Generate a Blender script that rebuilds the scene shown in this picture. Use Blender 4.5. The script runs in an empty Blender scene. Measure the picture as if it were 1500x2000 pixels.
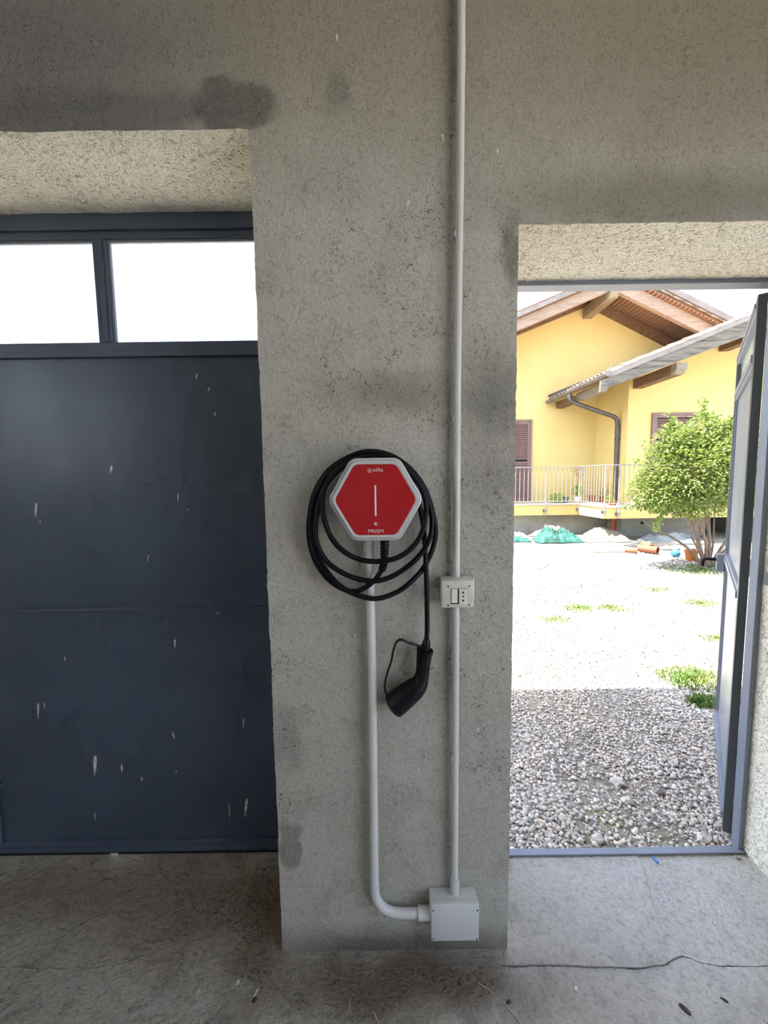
import bpy, bmesh, math, random
import numpy as np
from mathutils import Vector, Matrix, noise

random.seed(7)
rng = np.random.default_rng(11)
SC = bpy.context.scene
COL = SC.collection

# ------------------------------------------------------------------ camera
PITCH, ROLL = math.radians(4.92), math.radians(0.78)
cam_data = bpy.data.cameras.new('camera')
cam_data.sensor_fit = 'HORIZONTAL'
cam_data.sensor_width = 36.0
cam_data.lens = 36.0 * 751.0 / 1500.0
cam_data.clip_start, cam_data.clip_end = 0.02, 300
cam = bpy.data.objects.new('camera', cam_data)
COL.objects.link(cam)
fw = Vector((0, math.cos(PITCH), -math.sin(PITCH)))
r0 = Vector((1, 0, 0))
u0 = Vector((0, math.sin(PITCH), math.cos(PITCH)))
rt = math.cos(ROLL) * r0 - math.sin(ROLL) * u0
up = math.sin(ROLL) * r0 + math.cos(ROLL) * u0
m3 = Matrix((rt, up, -fw)).transposed()
cam.matrix_world = Matrix.Translation((0, 0, 1.5)) @ m3.to_4x4()
SC.camera = cam

# ------------------------------------------------------------------ sky, sun, exposure
SUN_EL, SUN_AZ = math.radians(68), math.radians(12)      # light travels towards +X, a little +Y
sun_dir = Vector((math.cos(SUN_EL) * math.cos(SUN_AZ), math.cos(SUN_EL) * math.sin(SUN_AZ), -math.sin(SUN_EL)))
world = bpy.data.worlds.new('sky')
SC.world = world
world.use_nodes = True
wn = world.node_tree
wn.nodes.clear()
w_out = wn.nodes.new('ShaderNodeOutputWorld')
w_bg = wn.nodes.new('ShaderNodeBackground')
w_sky = wn.nodes.new('ShaderNodeTexSky')
w_sky.sky_type = 'NISHITA'
w_sky.sun_disc = False
w_sky.sun_elevation = SUN_EL
w_sky.sun_rotation = math.atan2(-sun_dir.x, -sun_dir.y)
w_sky.air_density, w_sky.dust_density, w_sky.ozone_density = 1.0, 2.2, 1.0
w_bg.inputs[1].default_value = 0.205
w_hs = wn.nodes.new('ShaderNodeHueSaturation')      # hazy summer sky
w_hs.inputs['Saturation'].default_value = 0.78
wn.links.new(w_sky.outputs[0], w_hs.inputs['Color'])
wn.links.new(w_hs.outputs[0], w_bg.inputs[0])
wn.links.new(w_bg.outputs[0], w_out.inputs[0])
sun_data = bpy.data.lights.new('sun', 'SUN')
sun_data.energy = 6.4
sun_data.angle = math.radians(0.53)
sun_data.color = (1.0, 0.95, 0.87)
sun = bpy.data.objects.new('sun', sun_data)
COL.objects.link(sun)
sun.rotation_euler = sun_dir.to_track_quat('-Z', 'Y').to_euler()
sun.location = (-6, -4, 14)
SC.view_settings.view_transform = 'Standard'
SC.view_settings.look = 'None'
SC.view_settings.gamma = 1.0
SC.view_settings.use_curve_mapping = False
SC.view_settings.exposure = 2.2
SC.cycles.max_bounces = 7
SC.cycles.diffuse_bounces = 5
SC.cycles.glossy_bounces = 3
SC.cycles.transmission_bounces = 4
SC.cycles.use_adaptive_sampling = True
SC.cycles.adaptive_threshold = 0.04
SC.cycles.adaptive_min_samples = 12
SC.cycles.use_denoising = True
SC.cycles.sample_clamp_indirect = 8.0

# ------------------------------------------------------------------ mesh helpers
class MB:
    def __init__(s): s.v = []; s.f = []; s.m = []
    def add(s, vs, fs, mi=0):
        o = len(s.v)
        s.v += [tuple(p) for p in vs]
        s.f += [tuple(i + o for i in f) for f in fs]
        s.m += [mi] * len(fs)
        return s
    def box(s, x0, x1, y0, y1, z0, z1, mi=0, c=0.0):
        if c <= 0:
            vs = [(x, y, z) for z in (z0, z1) for y in (y0, y1) for x in (x0, x1)]
            return s.add(vs, [(0, 2, 3, 1), (4, 5, 7, 6), (0, 1, 5, 4), (2, 6, 7, 3), (0, 4, 6, 2), (1, 3, 7, 5)], mi)
        bm = bmesh.new()
        bmesh.ops.create_cube(bm, size=1)
        for v in bm.verts:
            v.co = Vector(((x0 + x1) / 2 + v.co.x * (x1 - x0), (y0 + y1) / 2 + v.co.y * (y1 - y0), (z0 + z1) / 2 + v.co.z * (z1 - z0)))
        bmesh.ops.bevel(bm, geom=bm.edges[:], offset=c, segments=2, affect='EDGES', profile=0.5)
        bm.verts.index_update()
        s.add([v.co[:] for v in bm.verts], [[v.index for v in f.verts] for f in bm.faces], mi)
        bm.free()
        return s
    def tube(s, pts, r, n=12, cap=True, mi=0, flat=1.0):
        pts = [Vector(p) for p in pts]
        k = len(pts)
        rs = r if isinstance(r, (list, tuple)) else [r] * k
        tans = []
        for i in range(k):
            t = pts[min(i + 1, k - 1)] - pts[max(i - 1, 0)]
            tans.append(t.normalized() if t.length > 1e-9 else Vector((0, 0, 1)))
        ref = Vector((0, 1, 0)) if abs(tans[0].y) < 0.9 else Vector((1, 0, 0))
        a = (ref - tans[0] * ref.dot(tans[0])).normalized()
        vs, fs = [], []
        for i in range(k):
            a = (a - tans[i] * a.dot(tans[i])).normalized()
            b = tans[i].cross(a)
            for j in range(n):
                th = 2 * math.pi * j / n
                vs.append(pts[i] + (a * math.cos(th) * flat + b * math.sin(th)) * rs[i])
        for i in range(k - 1):
            for j in range(n):
                fs.append((i * n + j, i * n + (j + 1) % n, (i + 1) * n + (j + 1) % n, (i + 1) * n + j))
        if cap:
            fs.append(tuple(range(n - 1, -1, -1)))
            fs.append(tuple((k - 1) * n + j for j in range(n)))
        return s.add(vs, fs, mi)
    def prism(s, poly, axis, a0, a1, mi=0):
        """poly: 2D points in the two other axes (order xyz without axis); extruded a0..a1"""
        n = len(poly)
        def P(p, a):
            if axis == 'x': return (a, p[0], p[1])
            if axis == 'y': return (p[0], a, p[1])
            return (p[0], p[1], a)
        vs = [P(p, a0) for p in poly] + [P(p, a1) for p in poly]
        fs = [tuple(range(n)), tuple(range(2 * n - 1, n - 1, -1))] + [(i, i + n, (i + 1) % n + n, (i + 1) % n) for i in range(n)]
        return s.add(vs, fs, mi)
    def loft(s, rings, close0=True, close1=True, mi=0):
        n = len(rings[0])
        vs = [p for r in rings for p in r]
        fs = []
        for i in range(len(rings) - 1):
            for j in range(n):
                fs.append((i * n + j, i * n + (j + 1) % n, (i + 1) * n + (j + 1) % n, (i + 1) * n + j))
        if close0: fs.append(tuple(range(n - 1, -1, -1)))
        if close1: fs.append(tuple((len(rings) - 1) * n + j for j in range(n)))
        return s.add(vs, fs, mi)
    def lathe(s, prof, c=(0, 0, 0), n=16, mi=0):
        rings = [[(c[0] + r * math.cos(2 * math.pi * j / n), c[1] + r * math.sin(2 * math.pi * j / n), c[2] + z) for j in range(n)] for r, z in prof]
        return s.loft(rings, True, True, mi)
    def ball(s, c, r, seed=0, j=0.0, sub=2, sq=(1, 1, 1), mi=0):
        bm = bmesh.new()
        bmesh.ops.create_icosphere(bm, subdivisions=sub, radius=1)
        bm.verts.index_update()
        vs = []
        for v in bm.verts:
            k = r * (1 + j * noise.noise(v.co * 1.7 + Vector((seed, seed * 0.37, 0))))
            vs.append((c[0] + v.co.x * k * sq[0], c[1] + v.co.y * k * sq[1], c[2] + v.co.z * k * sq[2]))
        s.add(vs, [[v.index for v in f.verts] for f in bm.faces], mi)
        bm.free()
        return s
    def build(s, name, mats, parent=None, org=None, smooth=False, angle=None):
        """org: world origin the vertices are made relative to (a parent's world location); None: base centre"""
        v = np.array(s.v, dtype=float)
        if parent is None and org is None:
            lo, hi = v.min(0), v.max(0)
            org = Vector(((lo[0] + hi[0]) / 2, (lo[1] + hi[1]) / 2, lo[2]))
        elif org is None:
            org = root_of(parent)
        v = v - np.array(org)
        me = bpy.data.meshes.new(name)
        me.from_pydata(v.tolist(), [], s.f)
        if not isinstance(mats, (list, tuple)): mats = [mats]
        for m in mats: me.materials.append(m)
        if len(mats) > 1: me.polygons.foreach_set('material_index', s.m)
        bm = bmesh.new(); bm.from_mesh(me)
        bmesh.ops.recalc_face_normals(bm, faces=bm.faces)
        bm.to_mesh(me); bm.free()
        if smooth:
            me.polygons.foreach_set('use_smooth', [True] * len(me.polygons))
            me.set_sharp_from_angle(angle=math.radians(angle or 40))
        me.update()
        o = bpy.data.objects.new(name, me)
        COL.objects.link(o)
        if parent is None: o.location = org
        else: o.parent = parent
        return o

def root_of(o):
    while o.parent: o = o.parent
    return Vector(o.location)

def tag(o, label=None, cat=None, group=None, kind=None):
    if label: o['label'] = label
    if cat: o['category'] = cat
    if group: o['group'] = group
    if kind: o['kind'] = kind
    return o

def empty(name, loc, label, cat, group=None, kind=None):
    o = bpy.data.objects.new(name, None)
    o.empty_display_size = 0.1
    COL.objects.link(o)
    o.location = loc
    return tag(o, label, cat, group, kind)

def catmull(pts, per=6):
    P = [Vector(p) for p in pts]
    out = []
    for i in range(len(P) - 1):
        p0, p1, p2, p3 = P[max(i - 1, 0)], P[i], P[i + 1], P[min(i + 2, len(P) - 1)]
        for k in range(per):
            t = k / per
            out.append(0.5 * ((2 * p1) + (p2 - p0) * t + (2 * p0 - 5 * p1 + 4 * p2 - p3) * t * t + (3 * p1 - p0 - 3 * p2 + p3) * t ** 3))
    out.append(P[-1])
    return out

def copy_obj(o, parent=None):
    c = o.copy()
    COL.objects.link(c)
    if parent: c.parent = parent
    return c

# ------------------------------------------------------------------ material helpers
class NT:
    def __init__(s, name):
        s.mat = bpy.data.materials.new(name)
        s.mat.use_nodes = True
        s.t = s.mat.node_tree
        s.t.nodes.clear()
        s.out = s.n('ShaderNodeOutputMaterial')
        s.tc = s.n('ShaderNodeTexCoord')
        s.P = s.tc.outputs['Object']
    def n(s, typ, **k):
        nd = s.t.nodes.new(typ)
        for a, b in k.items(): setattr(nd, a, b)
        return nd
    def l(s, a, b): s.t.links.new(a, b)
    def set(s, sock, v):
        if hasattr(v, 'is_output') or isinstance(v, bpy.types.NodeSocket): s.l(v, sock)
        else:
            if isinstance(v, (tuple, list)) and len(v) == 3 and sock.type == 'RGBA': v = (*v, 1)
            sock.default_value = v
    def noise(s, scale, detail=4, rough=0.55, dist=0.0, vec=None, out='Fac'):
        nd = s.n('ShaderNodeTexNoise')
        s.set(nd.inputs['Vector'], vec if vec is not None else s.P)
        nd.inputs['Scale'].default_value = scale; nd.inputs['Detail'].default_value = detail
        nd.inputs['Roughness'].default_value = rough; nd.inputs['Distortion'].default_value = dist
        return nd.outputs[out]
    def voro(s, scale, feature='F1', vec=None, out='Distance', rand=1.0):
        nd = s.n('ShaderNodeTexVoronoi', feature=feature)
        s.set(nd.inputs['Vector'], vec if vec is not None else s.P)
        nd.inputs['Scale'].default_value = scale
        nd.inputs['Randomness'].default_value = rand
        return nd.outputs[out]
    def ramp(s, fac, lo, hi, a=0.0, b=1.0, smooth=True):
        nd = s.n('ShaderNodeMapRange', interpolation_type='SMOOTHSTEP' if smooth else 'LINEAR')
        s.set(nd.inputs[0], fac)
        for i, v in zip((1, 2, 3, 4), (lo, hi, a, b)): nd.inputs[i].default_value = v
        return nd.outputs[0]
    def math(s, op, a, b=None, clamp=False):
        nd = s.n('ShaderNodeMath', operation=op, use_clamp=clamp)
        s.set(nd.inputs[0], a)
        if b is not None: s.set(nd.inputs[1], b)
        return nd.outputs[0]
    def mix(s, fac, a, b, mode='MIX'):
        nd = s.n('ShaderNodeMix', data_type='RGBA', blend_type=mode)
        s.set(nd.inputs[0], fac); s.set(nd.inputs[6], a); s.set(nd.inputs[7], b)
        return nd.outputs[2]
    def mapping(s, scale=(1, 1, 1), rot=(0, 0, 0), loc=(0, 0, 0), vec=None):
        nd = s.n('ShaderNodeMapping')
        s.set(nd.inputs[0], vec if vec is not None else s.P)
        nd.inputs['Scale'].default_value = scale; nd.inputs['Rotation'].default_value = rot; nd.inputs['Location'].default_value = loc
        return nd.outputs[0]
    def spot(s, centre, rad, warp=None, soft=0.5):
        """1 inside an uneven blob around a point of the surface"""
        vec = s.P
        if warp is not None:
            vm = s.n('ShaderNodeVectorMath', operation='ADD'); s.l(vec, vm.inputs[0]); s.l(warp, vm.inputs[1]); vec = vm.outputs[0]
        mp = s.n('ShaderNodeMapping')
        s.l(vec, mp.inputs[0])
        mp.inputs['Location'].default_value = tuple(-c / r for c, r in zip(centre, rad))
        mp.inputs['Scale'].default_value = tuple(1 / r for r in rad)
        ln = s.n('ShaderNodeVectorMath', operation='LENGTH'); s.l(mp.outputs[0], ln.inputs[0])
        return s.ramp(ln.outputs['Value'], 1.0 - soft, 1.0 + soft * 0.3, 1.0, 0.0)
    def warp(s, scale, amount):
        nd = s.n('ShaderNodeTexNoise'); s.l(s.P, nd.inputs['Vector']); nd.inputs['Scale'].default_value = scale; nd.inputs['Detail'].default_value = 4
        a = s.n('ShaderNodeVectorMath', operation='SUBTRACT'); s.l(nd.outputs['Color'], a.inputs[0]); a.inputs[1].default_value = (0.5, 0.5, 0.5)
        b = s.n('ShaderNodeVectorMath', operation='SCALE'); s.l(a.outputs[0], b.inputs[0]); b.inputs['Scale'].default_value = amount
        return b.outputs[0]
    def bump(s, height, strength=0.5, dist=0.01, prev=None):
        nd = s.n('ShaderNodeBump')
        nd.inputs['Strength'].default_value = strength; nd.inputs['Distance'].default_value = dist
        s.l(height, nd.inputs['Height'])
        if prev is not None: s.l(prev, nd.inputs['Normal'])
        return nd.outputs[0]
    def principled(s, color, rough=0.6, metal=0.0, normal=None, **k):
        p = s.n('ShaderNodeBsdfPrincipled')
        s.set(p.inputs['Base Color'], color); s.set(p.inputs['Roughness'], rough); s.set(p.inputs['Metallic'], metal)
        if normal is not None: s.l(normal, p.inputs['Normal'])
        for a, b in k.items(): s.set(p.inputs[a], b)
        return p.outputs[0]
    def done(s, shader):
        s.l(shader, s.out.inputs[0])
        return s.mat

def simple(name, c1, c2=None, rough=0.6, metal=0.0, scale=8.0, bump=0.0, bscale=60.0, bdist=0.002, lo=0.35, hi=0.65, **k):
    t = NT(name)
    col = c1
    if c2 is not None: col = t.mix(t.ramp(t.noise(scale, 5), lo, hi), c1, c2)
    nrm = t.bump(t.noise(bscale, 4), bump, bdist) if bump > 0 else None
    return t.done(t.principled(col, rough, metal, nrm, **k))

def plaster(name, c1, c2, c3, relief=1.0, spots=(), marks=1.0, rough_zones=None):
    t = NT(name)
    big = t.noise(1.7, 3, 0.6, 0.4)
    mid = t.noise(8, 4, 0.65, 0.5)
    grit = t.noise(95, 3, 0.65, 0.0)
    col = t.mix(t.ramp(big, 0.36, 0.66), c1, c2)
    col = t.mix(t.math('MULTIPLY', t.ramp(mid, 0.48, 0.76), 0.55), col, c3)
    wp = t.warp(11, 0.10)
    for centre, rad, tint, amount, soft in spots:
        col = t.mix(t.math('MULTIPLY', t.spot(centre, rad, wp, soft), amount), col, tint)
    # short trowel scars and pits: dark ticks that crowd together where the render was left rough
    zone = t.ramp(mid, 0.44, 0.66, 0.10, 0.75)
    if rough_zones:
        z = None
        for centre, rad in rough_zones:
            sp = t.spot(centre, rad, wp, 0.9)
            z = sp if z is None else t.math('MAXIMUM', z, sp)
        zone = t.math('MULTIPLY', zone, t.ramp(z, 0.0, 1.0, 0.42, 1.5, False))
    tick = t.noise(105, 2, 0.5, 1.3)
    tk = t.ramp(tick, 0.57, 0.69)
    dark = t.math('MULTIPLY', tk, zone)
    pit = t.math('MULTIPLY', t.ramp(t.voro(15), 0.012, 0.05, 1.0, 0.0), t.ramp(big, 0.40, 0.58, 0.3, 1.0))
    dark = t.math('MULTIPLY', t.math('MAXIMUM', dark, pit, clamp=True), marks, clamp=True)
    col = t.mix(t.math('MULTIPLY', t.ramp(grit, 0.42, 0.74), 0.30 * marks), col, tuple(x * 0.6 for x in c2))
    col = t.mix(t.math('MULTIPLY', dark, 0.75), col, tuple(x * 0.15 for x in c2))
    h = t.math('SUBTRACT', t.math('MULTIPLY', grit, -0.55), t.math('MULTIPLY', tk, 0.22))
    h = t.math('ADD', h, t.math('MULTIPLY', mid, 0.9))
    nrm = t.bump(h, 0.8 * relief, 0.010)
    return t.done(t.principled(col, 0.92, 0, nrm, **{'Specular IOR Level': 0.2}))

O0 = Vector((0, 0, 0))
# ------------------------------------------------------------------ materials of the garage
M = {}
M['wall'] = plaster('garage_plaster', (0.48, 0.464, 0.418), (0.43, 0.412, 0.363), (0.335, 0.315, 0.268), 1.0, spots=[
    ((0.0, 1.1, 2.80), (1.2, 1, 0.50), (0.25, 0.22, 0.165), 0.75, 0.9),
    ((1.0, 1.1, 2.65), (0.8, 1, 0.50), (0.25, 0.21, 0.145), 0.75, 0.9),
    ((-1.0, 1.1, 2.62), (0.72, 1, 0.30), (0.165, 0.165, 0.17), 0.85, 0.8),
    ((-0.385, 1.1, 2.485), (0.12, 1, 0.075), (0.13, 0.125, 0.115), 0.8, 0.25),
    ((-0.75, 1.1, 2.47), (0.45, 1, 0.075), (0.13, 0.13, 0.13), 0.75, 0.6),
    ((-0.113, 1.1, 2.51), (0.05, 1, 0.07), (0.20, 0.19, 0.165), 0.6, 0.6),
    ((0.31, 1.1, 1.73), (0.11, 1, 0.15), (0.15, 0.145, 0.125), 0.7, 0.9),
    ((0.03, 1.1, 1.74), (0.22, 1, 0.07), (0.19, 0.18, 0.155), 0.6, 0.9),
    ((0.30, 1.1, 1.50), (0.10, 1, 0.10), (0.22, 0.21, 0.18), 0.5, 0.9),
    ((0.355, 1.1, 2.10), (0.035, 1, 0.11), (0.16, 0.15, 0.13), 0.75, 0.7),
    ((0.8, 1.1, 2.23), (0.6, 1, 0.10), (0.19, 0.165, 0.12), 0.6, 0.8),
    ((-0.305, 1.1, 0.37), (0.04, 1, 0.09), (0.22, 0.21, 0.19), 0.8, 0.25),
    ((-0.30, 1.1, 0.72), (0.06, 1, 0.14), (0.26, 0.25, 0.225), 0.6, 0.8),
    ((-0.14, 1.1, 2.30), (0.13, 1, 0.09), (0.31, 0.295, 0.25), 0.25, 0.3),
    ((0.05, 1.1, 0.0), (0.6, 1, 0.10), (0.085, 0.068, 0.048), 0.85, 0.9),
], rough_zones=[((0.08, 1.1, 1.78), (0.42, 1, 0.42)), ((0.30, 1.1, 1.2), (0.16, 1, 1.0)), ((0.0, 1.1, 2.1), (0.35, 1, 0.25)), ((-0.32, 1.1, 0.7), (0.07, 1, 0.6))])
M['soffit'] = plaster('sandy_reveal_plaster', (0.90, 0.86, 0.74), (0.88, 0.82, 0.68), (0.84, 0.77, 0.61), 2.2, marks=0.7, rough_zones=[((-0.5, 1.25, 2.3), (4.0, 4.0, 0.6))])
M['inner'] = plaster('inner_plaster', (0.68, 0.66, 0.61), (0.63, 0.61, 0.56), (0.58, 0.55, 0.50), 0.5, marks=0.25)

def floor_mat():
    t = NT('worn_concrete_floor')
    col = t.mix(t.ramp(t.noise(2.2, 5, 0.6, 0.5), 0.36, 0.64), (0.50, 0.47, 0.415), (0.41, 0.38, 0.33))
    col = t.mix(t.math('MULTIPLY', t.ramp(t.noise(9, 5, 0.65, 0.4), 0.46, 0.7), 0.6), col, (0.22, 0.205, 0.18))
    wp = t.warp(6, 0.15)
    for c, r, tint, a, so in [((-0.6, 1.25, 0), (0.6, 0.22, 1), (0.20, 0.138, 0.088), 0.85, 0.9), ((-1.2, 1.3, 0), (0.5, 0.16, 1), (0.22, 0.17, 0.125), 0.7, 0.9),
                              ((0.05, 1.02, 0), (0.55, 0.11, 1), (0.125, 0.09, 0.06), 0.9, 0.8), ((-0.42, 1.15, 0), (0.12, 0.25, 1), (0.17, 0.115, 0.07), 0.85, 0.9),  # dark blob before the pillar: its warm shade, painted into the floor colour
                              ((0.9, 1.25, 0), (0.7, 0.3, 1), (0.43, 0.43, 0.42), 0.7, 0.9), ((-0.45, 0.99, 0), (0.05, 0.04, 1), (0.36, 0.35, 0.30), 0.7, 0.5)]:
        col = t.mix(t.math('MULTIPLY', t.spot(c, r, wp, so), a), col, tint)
    pit = t.math('MULTIPLY', t.ramp(t.voro(60), 0.06, 0.2, 1.0, 0.0), t.ramp(t.noise(14, 2), 0.52, 0.66))
    col = t.mix(t.math('MULTIPLY', pit, 0.6), col, (0.07, 0.065, 0.055))
    g2 = t.noise(60, 4, 0.68, 0.1)
    col = t.mix(t.math('MULTIPLY', t.ramp(g2, 0.44, 0.74), 0.45), col, (0.12, 0.115, 0.105))
    h = t.math('SUBTRACT', t.math('MULTIPLY', g2, -1.2), t.math('MULTIPLY', pit, 0.4))
    ro = t.ramp(t.noise(5, 4), 0.35, 0.65, 0.36, 0.6)
    return t.done(t.principled(col, ro, 0, t.bump(t.math('ADD', h, t.math('MULTIPLY', t.noise(14, 3), 1.2)), 0.8, 0.010)))
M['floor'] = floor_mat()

def paint_mat(name, c1, c2, rough, scuff=(0.3, 0.31, 0.33), k=0.25):
    t = NT(name)
    col = t.mix(t.ramp(t.noise(2.5, 4), 0.35, 0.65), c1, c2)
    dust = t.math('MULTIPLY', t.ramp(t.noise(30, 5, 0.7, 1.0, t.mapping((1, 1, 0.35))), 0.56, 0.8), k)
    col = t.mix(dust, col, scuff)
    ro = t.ramp(t.noise(2.5, 2), 0.3, 0.7, rough - 0.03, rough + 0.03)
    return t.done(t.principled(col, ro, 0, t.bump(t.noise(2.5, 1), 0.06, 0.02)))
M['door'] = paint_mat('slate_blue_door_paint', (0.072, 0.093, 0.135), (0.060, 0.077, 0.112), 0.31, k=0.08)
M['door_frame'] = paint_mat('slate_blue_frame_paint', (0.080, 0.104, 0.152), (0.066, 0.085, 0.124), 0.42, k=0.15)
M['leaf'] = paint_mat('grey_blue_leaf_paint', (0.20, 0.225, 0.27), (0.17, 0.19, 0.23), 0.36, (0.42, 0.43, 0.44), 0.3)
M['leaf_dark'] = paint_mat('dark_grey_leaf_paint', (0.075, 0.082, 0.088), (0.065, 0.07, 0.075), 0.45, (0.25, 0.25, 0.25), 0.2)
M['frame'] = paint_mat('grey_blue_frame_paint', (0.20, 0.22, 0.27), (0.17, 0.19, 0.235), 0.33, (0.40, 0.42, 0.45), 0.25)
M['rubber'] = simple('black_rubber', (0.012, 0.012, 0.014), (0.02, 0.02, 0.022), 0.55, bump=0.15)
M['cable'] = simple('black_cable_jacket', (0.0035, 0.004, 0.006), (0.006, 0.0065, 0.009), 0.42, scale=20, **{'Specular IOR Level': 0.2})
M['plastic_black'] = simple('black_plastic', (0.003, 0.0035, 0.005), (0.005, 0.0055, 0.008), 0.38, scale=20, bump=0.1, bscale=300, bdist=0.0005, **{'Specular IOR Level': 0.28})
M['conduit'] = simple('light_grey_pvc', (0.66, 0.665, 0.66), (0.60, 0.60, 0.59), 0.38, scale=5)
M['box_grey'] = simple('pale_grey_plastic', (0.64, 0.645, 0.655), (0.60, 0.605, 0.61), 0.42, scale=6, bump=0.08, bscale=400, bdist=0.0004)
M['box_old'] = simple('aged_ivory_plastic', (0.62, 0.62, 0.56), (0.50, 0.49, 0.42), 0.42, scale=22, lo=0.45, hi=0.75)
M['white_mod'] = simple('white_module_plastic', (0.78, 0.77, 0.72), (0.70, 0.68, 0.62), 0.35, scale=60)
M['screw'] = simple('dark_screw_metal', (0.05, 0.045, 0.04), None, 0.5, 0.6)
M['hole'] = simple('dark_void_plastic', (0.008, 0.008, 0.008), None, 0.8)
M['silver'] = simple('silver_rim_plastic', (0.66, 0.665, 0.68), (0.62, 0.625, 0.64), 0.30, 0.35, scale=40)
M['red'] = simple('glossy_red_panel', (0.40, 0.008, 0.014), None, 0.07, 0, **{'Specular IOR Level': 0.5})
M['mark'] = simple('pale_print', (0.72, 0.66, 0.65), None, 0.4)
M['barmark'] = simple('white_light_guide', (0.80, 0.78, 0.77), None, 0.35)
M['dropping'] = simple('dried_dropping', (0.68, 0.67, 0.62), (0.40, 0.39, 0.36), 0.9, scale=90)
M['straw'] = simple('dry_straw', (0.62, 0.56, 0.42), (0.50, 0.44, 0.30), 0.7, scale=40)
M['dryleaf'] = simple('dry_dark_leaf', (0.055, 0.04, 0.03), (0.10, 0.07, 0.05), 0.8, scale=60)
M['blue'] = simple('blue_plastic', (0.03, 0.16, 0.55), None, 0.4)
M['steel'] = simple('galvanised_steel', (0.30, 0.31, 0.33), (0.22, 0.23, 0.25), 0.42, 0.7, scale=30)

def glass(name, tint, dirt, dcol):
    t = NT(name)
    lw = t.n('ShaderNodeLayerWeight'); lw.inputs[0].default_value = 0.5
    fr = t.n('ShaderNodeMath', operation='MULTIPLY_ADD'); t.l(t.math('POWER', lw.outputs['Facing'], 4.0), fr.inputs[0]); fr.inputs[1].default_value = 0.55; fr.inputs[2].default_value = 0.04
    tr = t.n('ShaderNodeBsdfTransparent'); tr.inputs[0].default_value = (*tint, 1)
    gl = t.n('ShaderNodeBsdfGlossy'); gl.inputs['Roughness'].default_value = 0.04
    mx = t.n('ShaderNodeMixShader'); t.l(fr.outputs[0], mx.inputs[0]); t.l(tr.outputs[0], mx.inputs[1]); t.l(gl.outputs[0], mx.inputs[2])
    df = t.n('ShaderNodeBsdfTranslucent'); df.inputs[0].default_value = (*dcol, 1)
    d2 = t.n('ShaderNodeBsdfDiffuse'); d2.inputs[0].default_value = (*dcol, 1)
    m3_ = t.n('ShaderNodeMixShader'); m3_.inputs[0].default_value = 0.5; t.l(df.outputs[0], m3_.inputs[1]); t.l(d2.outputs[0], m3_.inputs[2])
    m2 = t.n('ShaderNodeMixShader')
    t.l(t.ramp(t.noise(12, 5, 0.7), 0.3, 0.8, dirt * 0.6, dirt * 1.4), m2.inputs[0]); t.l(mx.outputs[0], m2.inputs[1]); t.l(m3_.outputs[0], m2.inputs[2])
    return t.done(m2.outputs[0])
M['pane'] = glass('clear_door_glass', (0.96, 0.97, 0.97), 0.05, (0.7, 0.7, 0.68))
M['pane_dirty'] = glass('dusty_leaf_glass', (0.80, 0.84, 0.80), 0.4, (0.62, 0.62, 0.54))

# ------------------------------------------------------------------ garage shell
RX0, RX1, RY0, RY1, RZ = -3.2, 1.95, -4.2, 1.1, 3.1
LX, LZ = -0.342, 2.43            # left opening: right edge, top
PX0, PX1, PZ = 0.374, 1.413, 2.181   # right opening
WB = 1.445                        # back of the front wall

def rough_edge(a, b, step=0.011, amp=0.0016, seed=0.0):
    a, b = Vector((a[0], a[1])), Vector((b[0], b[1]))
    L = (b - a).length
    n = max(1, int(L / step))
    d = (b - a) / L
    nrm = Vector((-d.y, d.x))
    out = []
    for i in range(n):
        p = a + d * (L * i / n)
        s_ = L * i / n
        j = 0 if i == 0 else amp * (0.9 * noise.noise(Vector((s_ * 60, seed, 0))) + 1.4 * noise.noise(Vector((s_ * 9, seed + 5, 0))) + 0.5 * (random.random() - 0.5))
        if i and random.random() < 0.05: j += amp * random.choice((-1.3, 1.0))
        out.append((p.x + nrm.x * j, p.y + nrm.y * j))
    return out

WX0, WX1, WT = -3.45, 2.2, 3.35
DLX = -2.95                      # left edge of the left opening
outline = [(WX0, 0), (WX0, WT), (WX1, WT), (WX1, 0), (PX1, 0)]
outline_rough = [(WX0, 0), (WX0, WT), (WX1, WT), (WX1, 0)]
segs = [((PX1, 0), (PX1, PZ)), ((PX1, PZ), (PX0, PZ)), ((PX0, PZ), (PX0, 0)), ((PX0, 0), (LX, 0)), ((LX, 0), (LX, LZ)), ((LX, LZ), (DLX, LZ)), ((DLX, LZ), (DLX, 0))]
mb = MB()
loop = list(outline_rough)
for k, (a, b) in enumerate(segs):
    if a[1] == 0 and b[1] == 0: loop.append(a)
    else: loop += rough_edge(a, b, seed=k * 3.1)
loop.append((DLX, 0))
nl = len(loop)
vs = [(x, RY1, z) for x, z in loop] + [(x, RY1 + 0.004, z) for x, z in loop] + [(x, WB, z) for x, z in loop]
# small chamfer: front loop stays, second loop is pulled a touch into the opening
mb.add(vs, [tuple(range(nl))] + [tuple(range(3 * nl - 1, 2 * nl - 1, -1))], 0)
mb.f += [(i, i + nl, (i + 1) % nl + nl, (i + 1) % nl) for i in range(nl)]; mb.m += [0] * nl
mb.f += [(i + nl, i + 2 * nl, (i + 1) % nl + 2 * nl, (i + 1) % nl + nl) for i in range(nl)]; mb.m += [1] * nl
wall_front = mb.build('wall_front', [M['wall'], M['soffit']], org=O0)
tag(wall_front, 'rough grey plastered garage wall with pillar between the two door openings', 'wall', kind='structure')

mb = MB()
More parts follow.
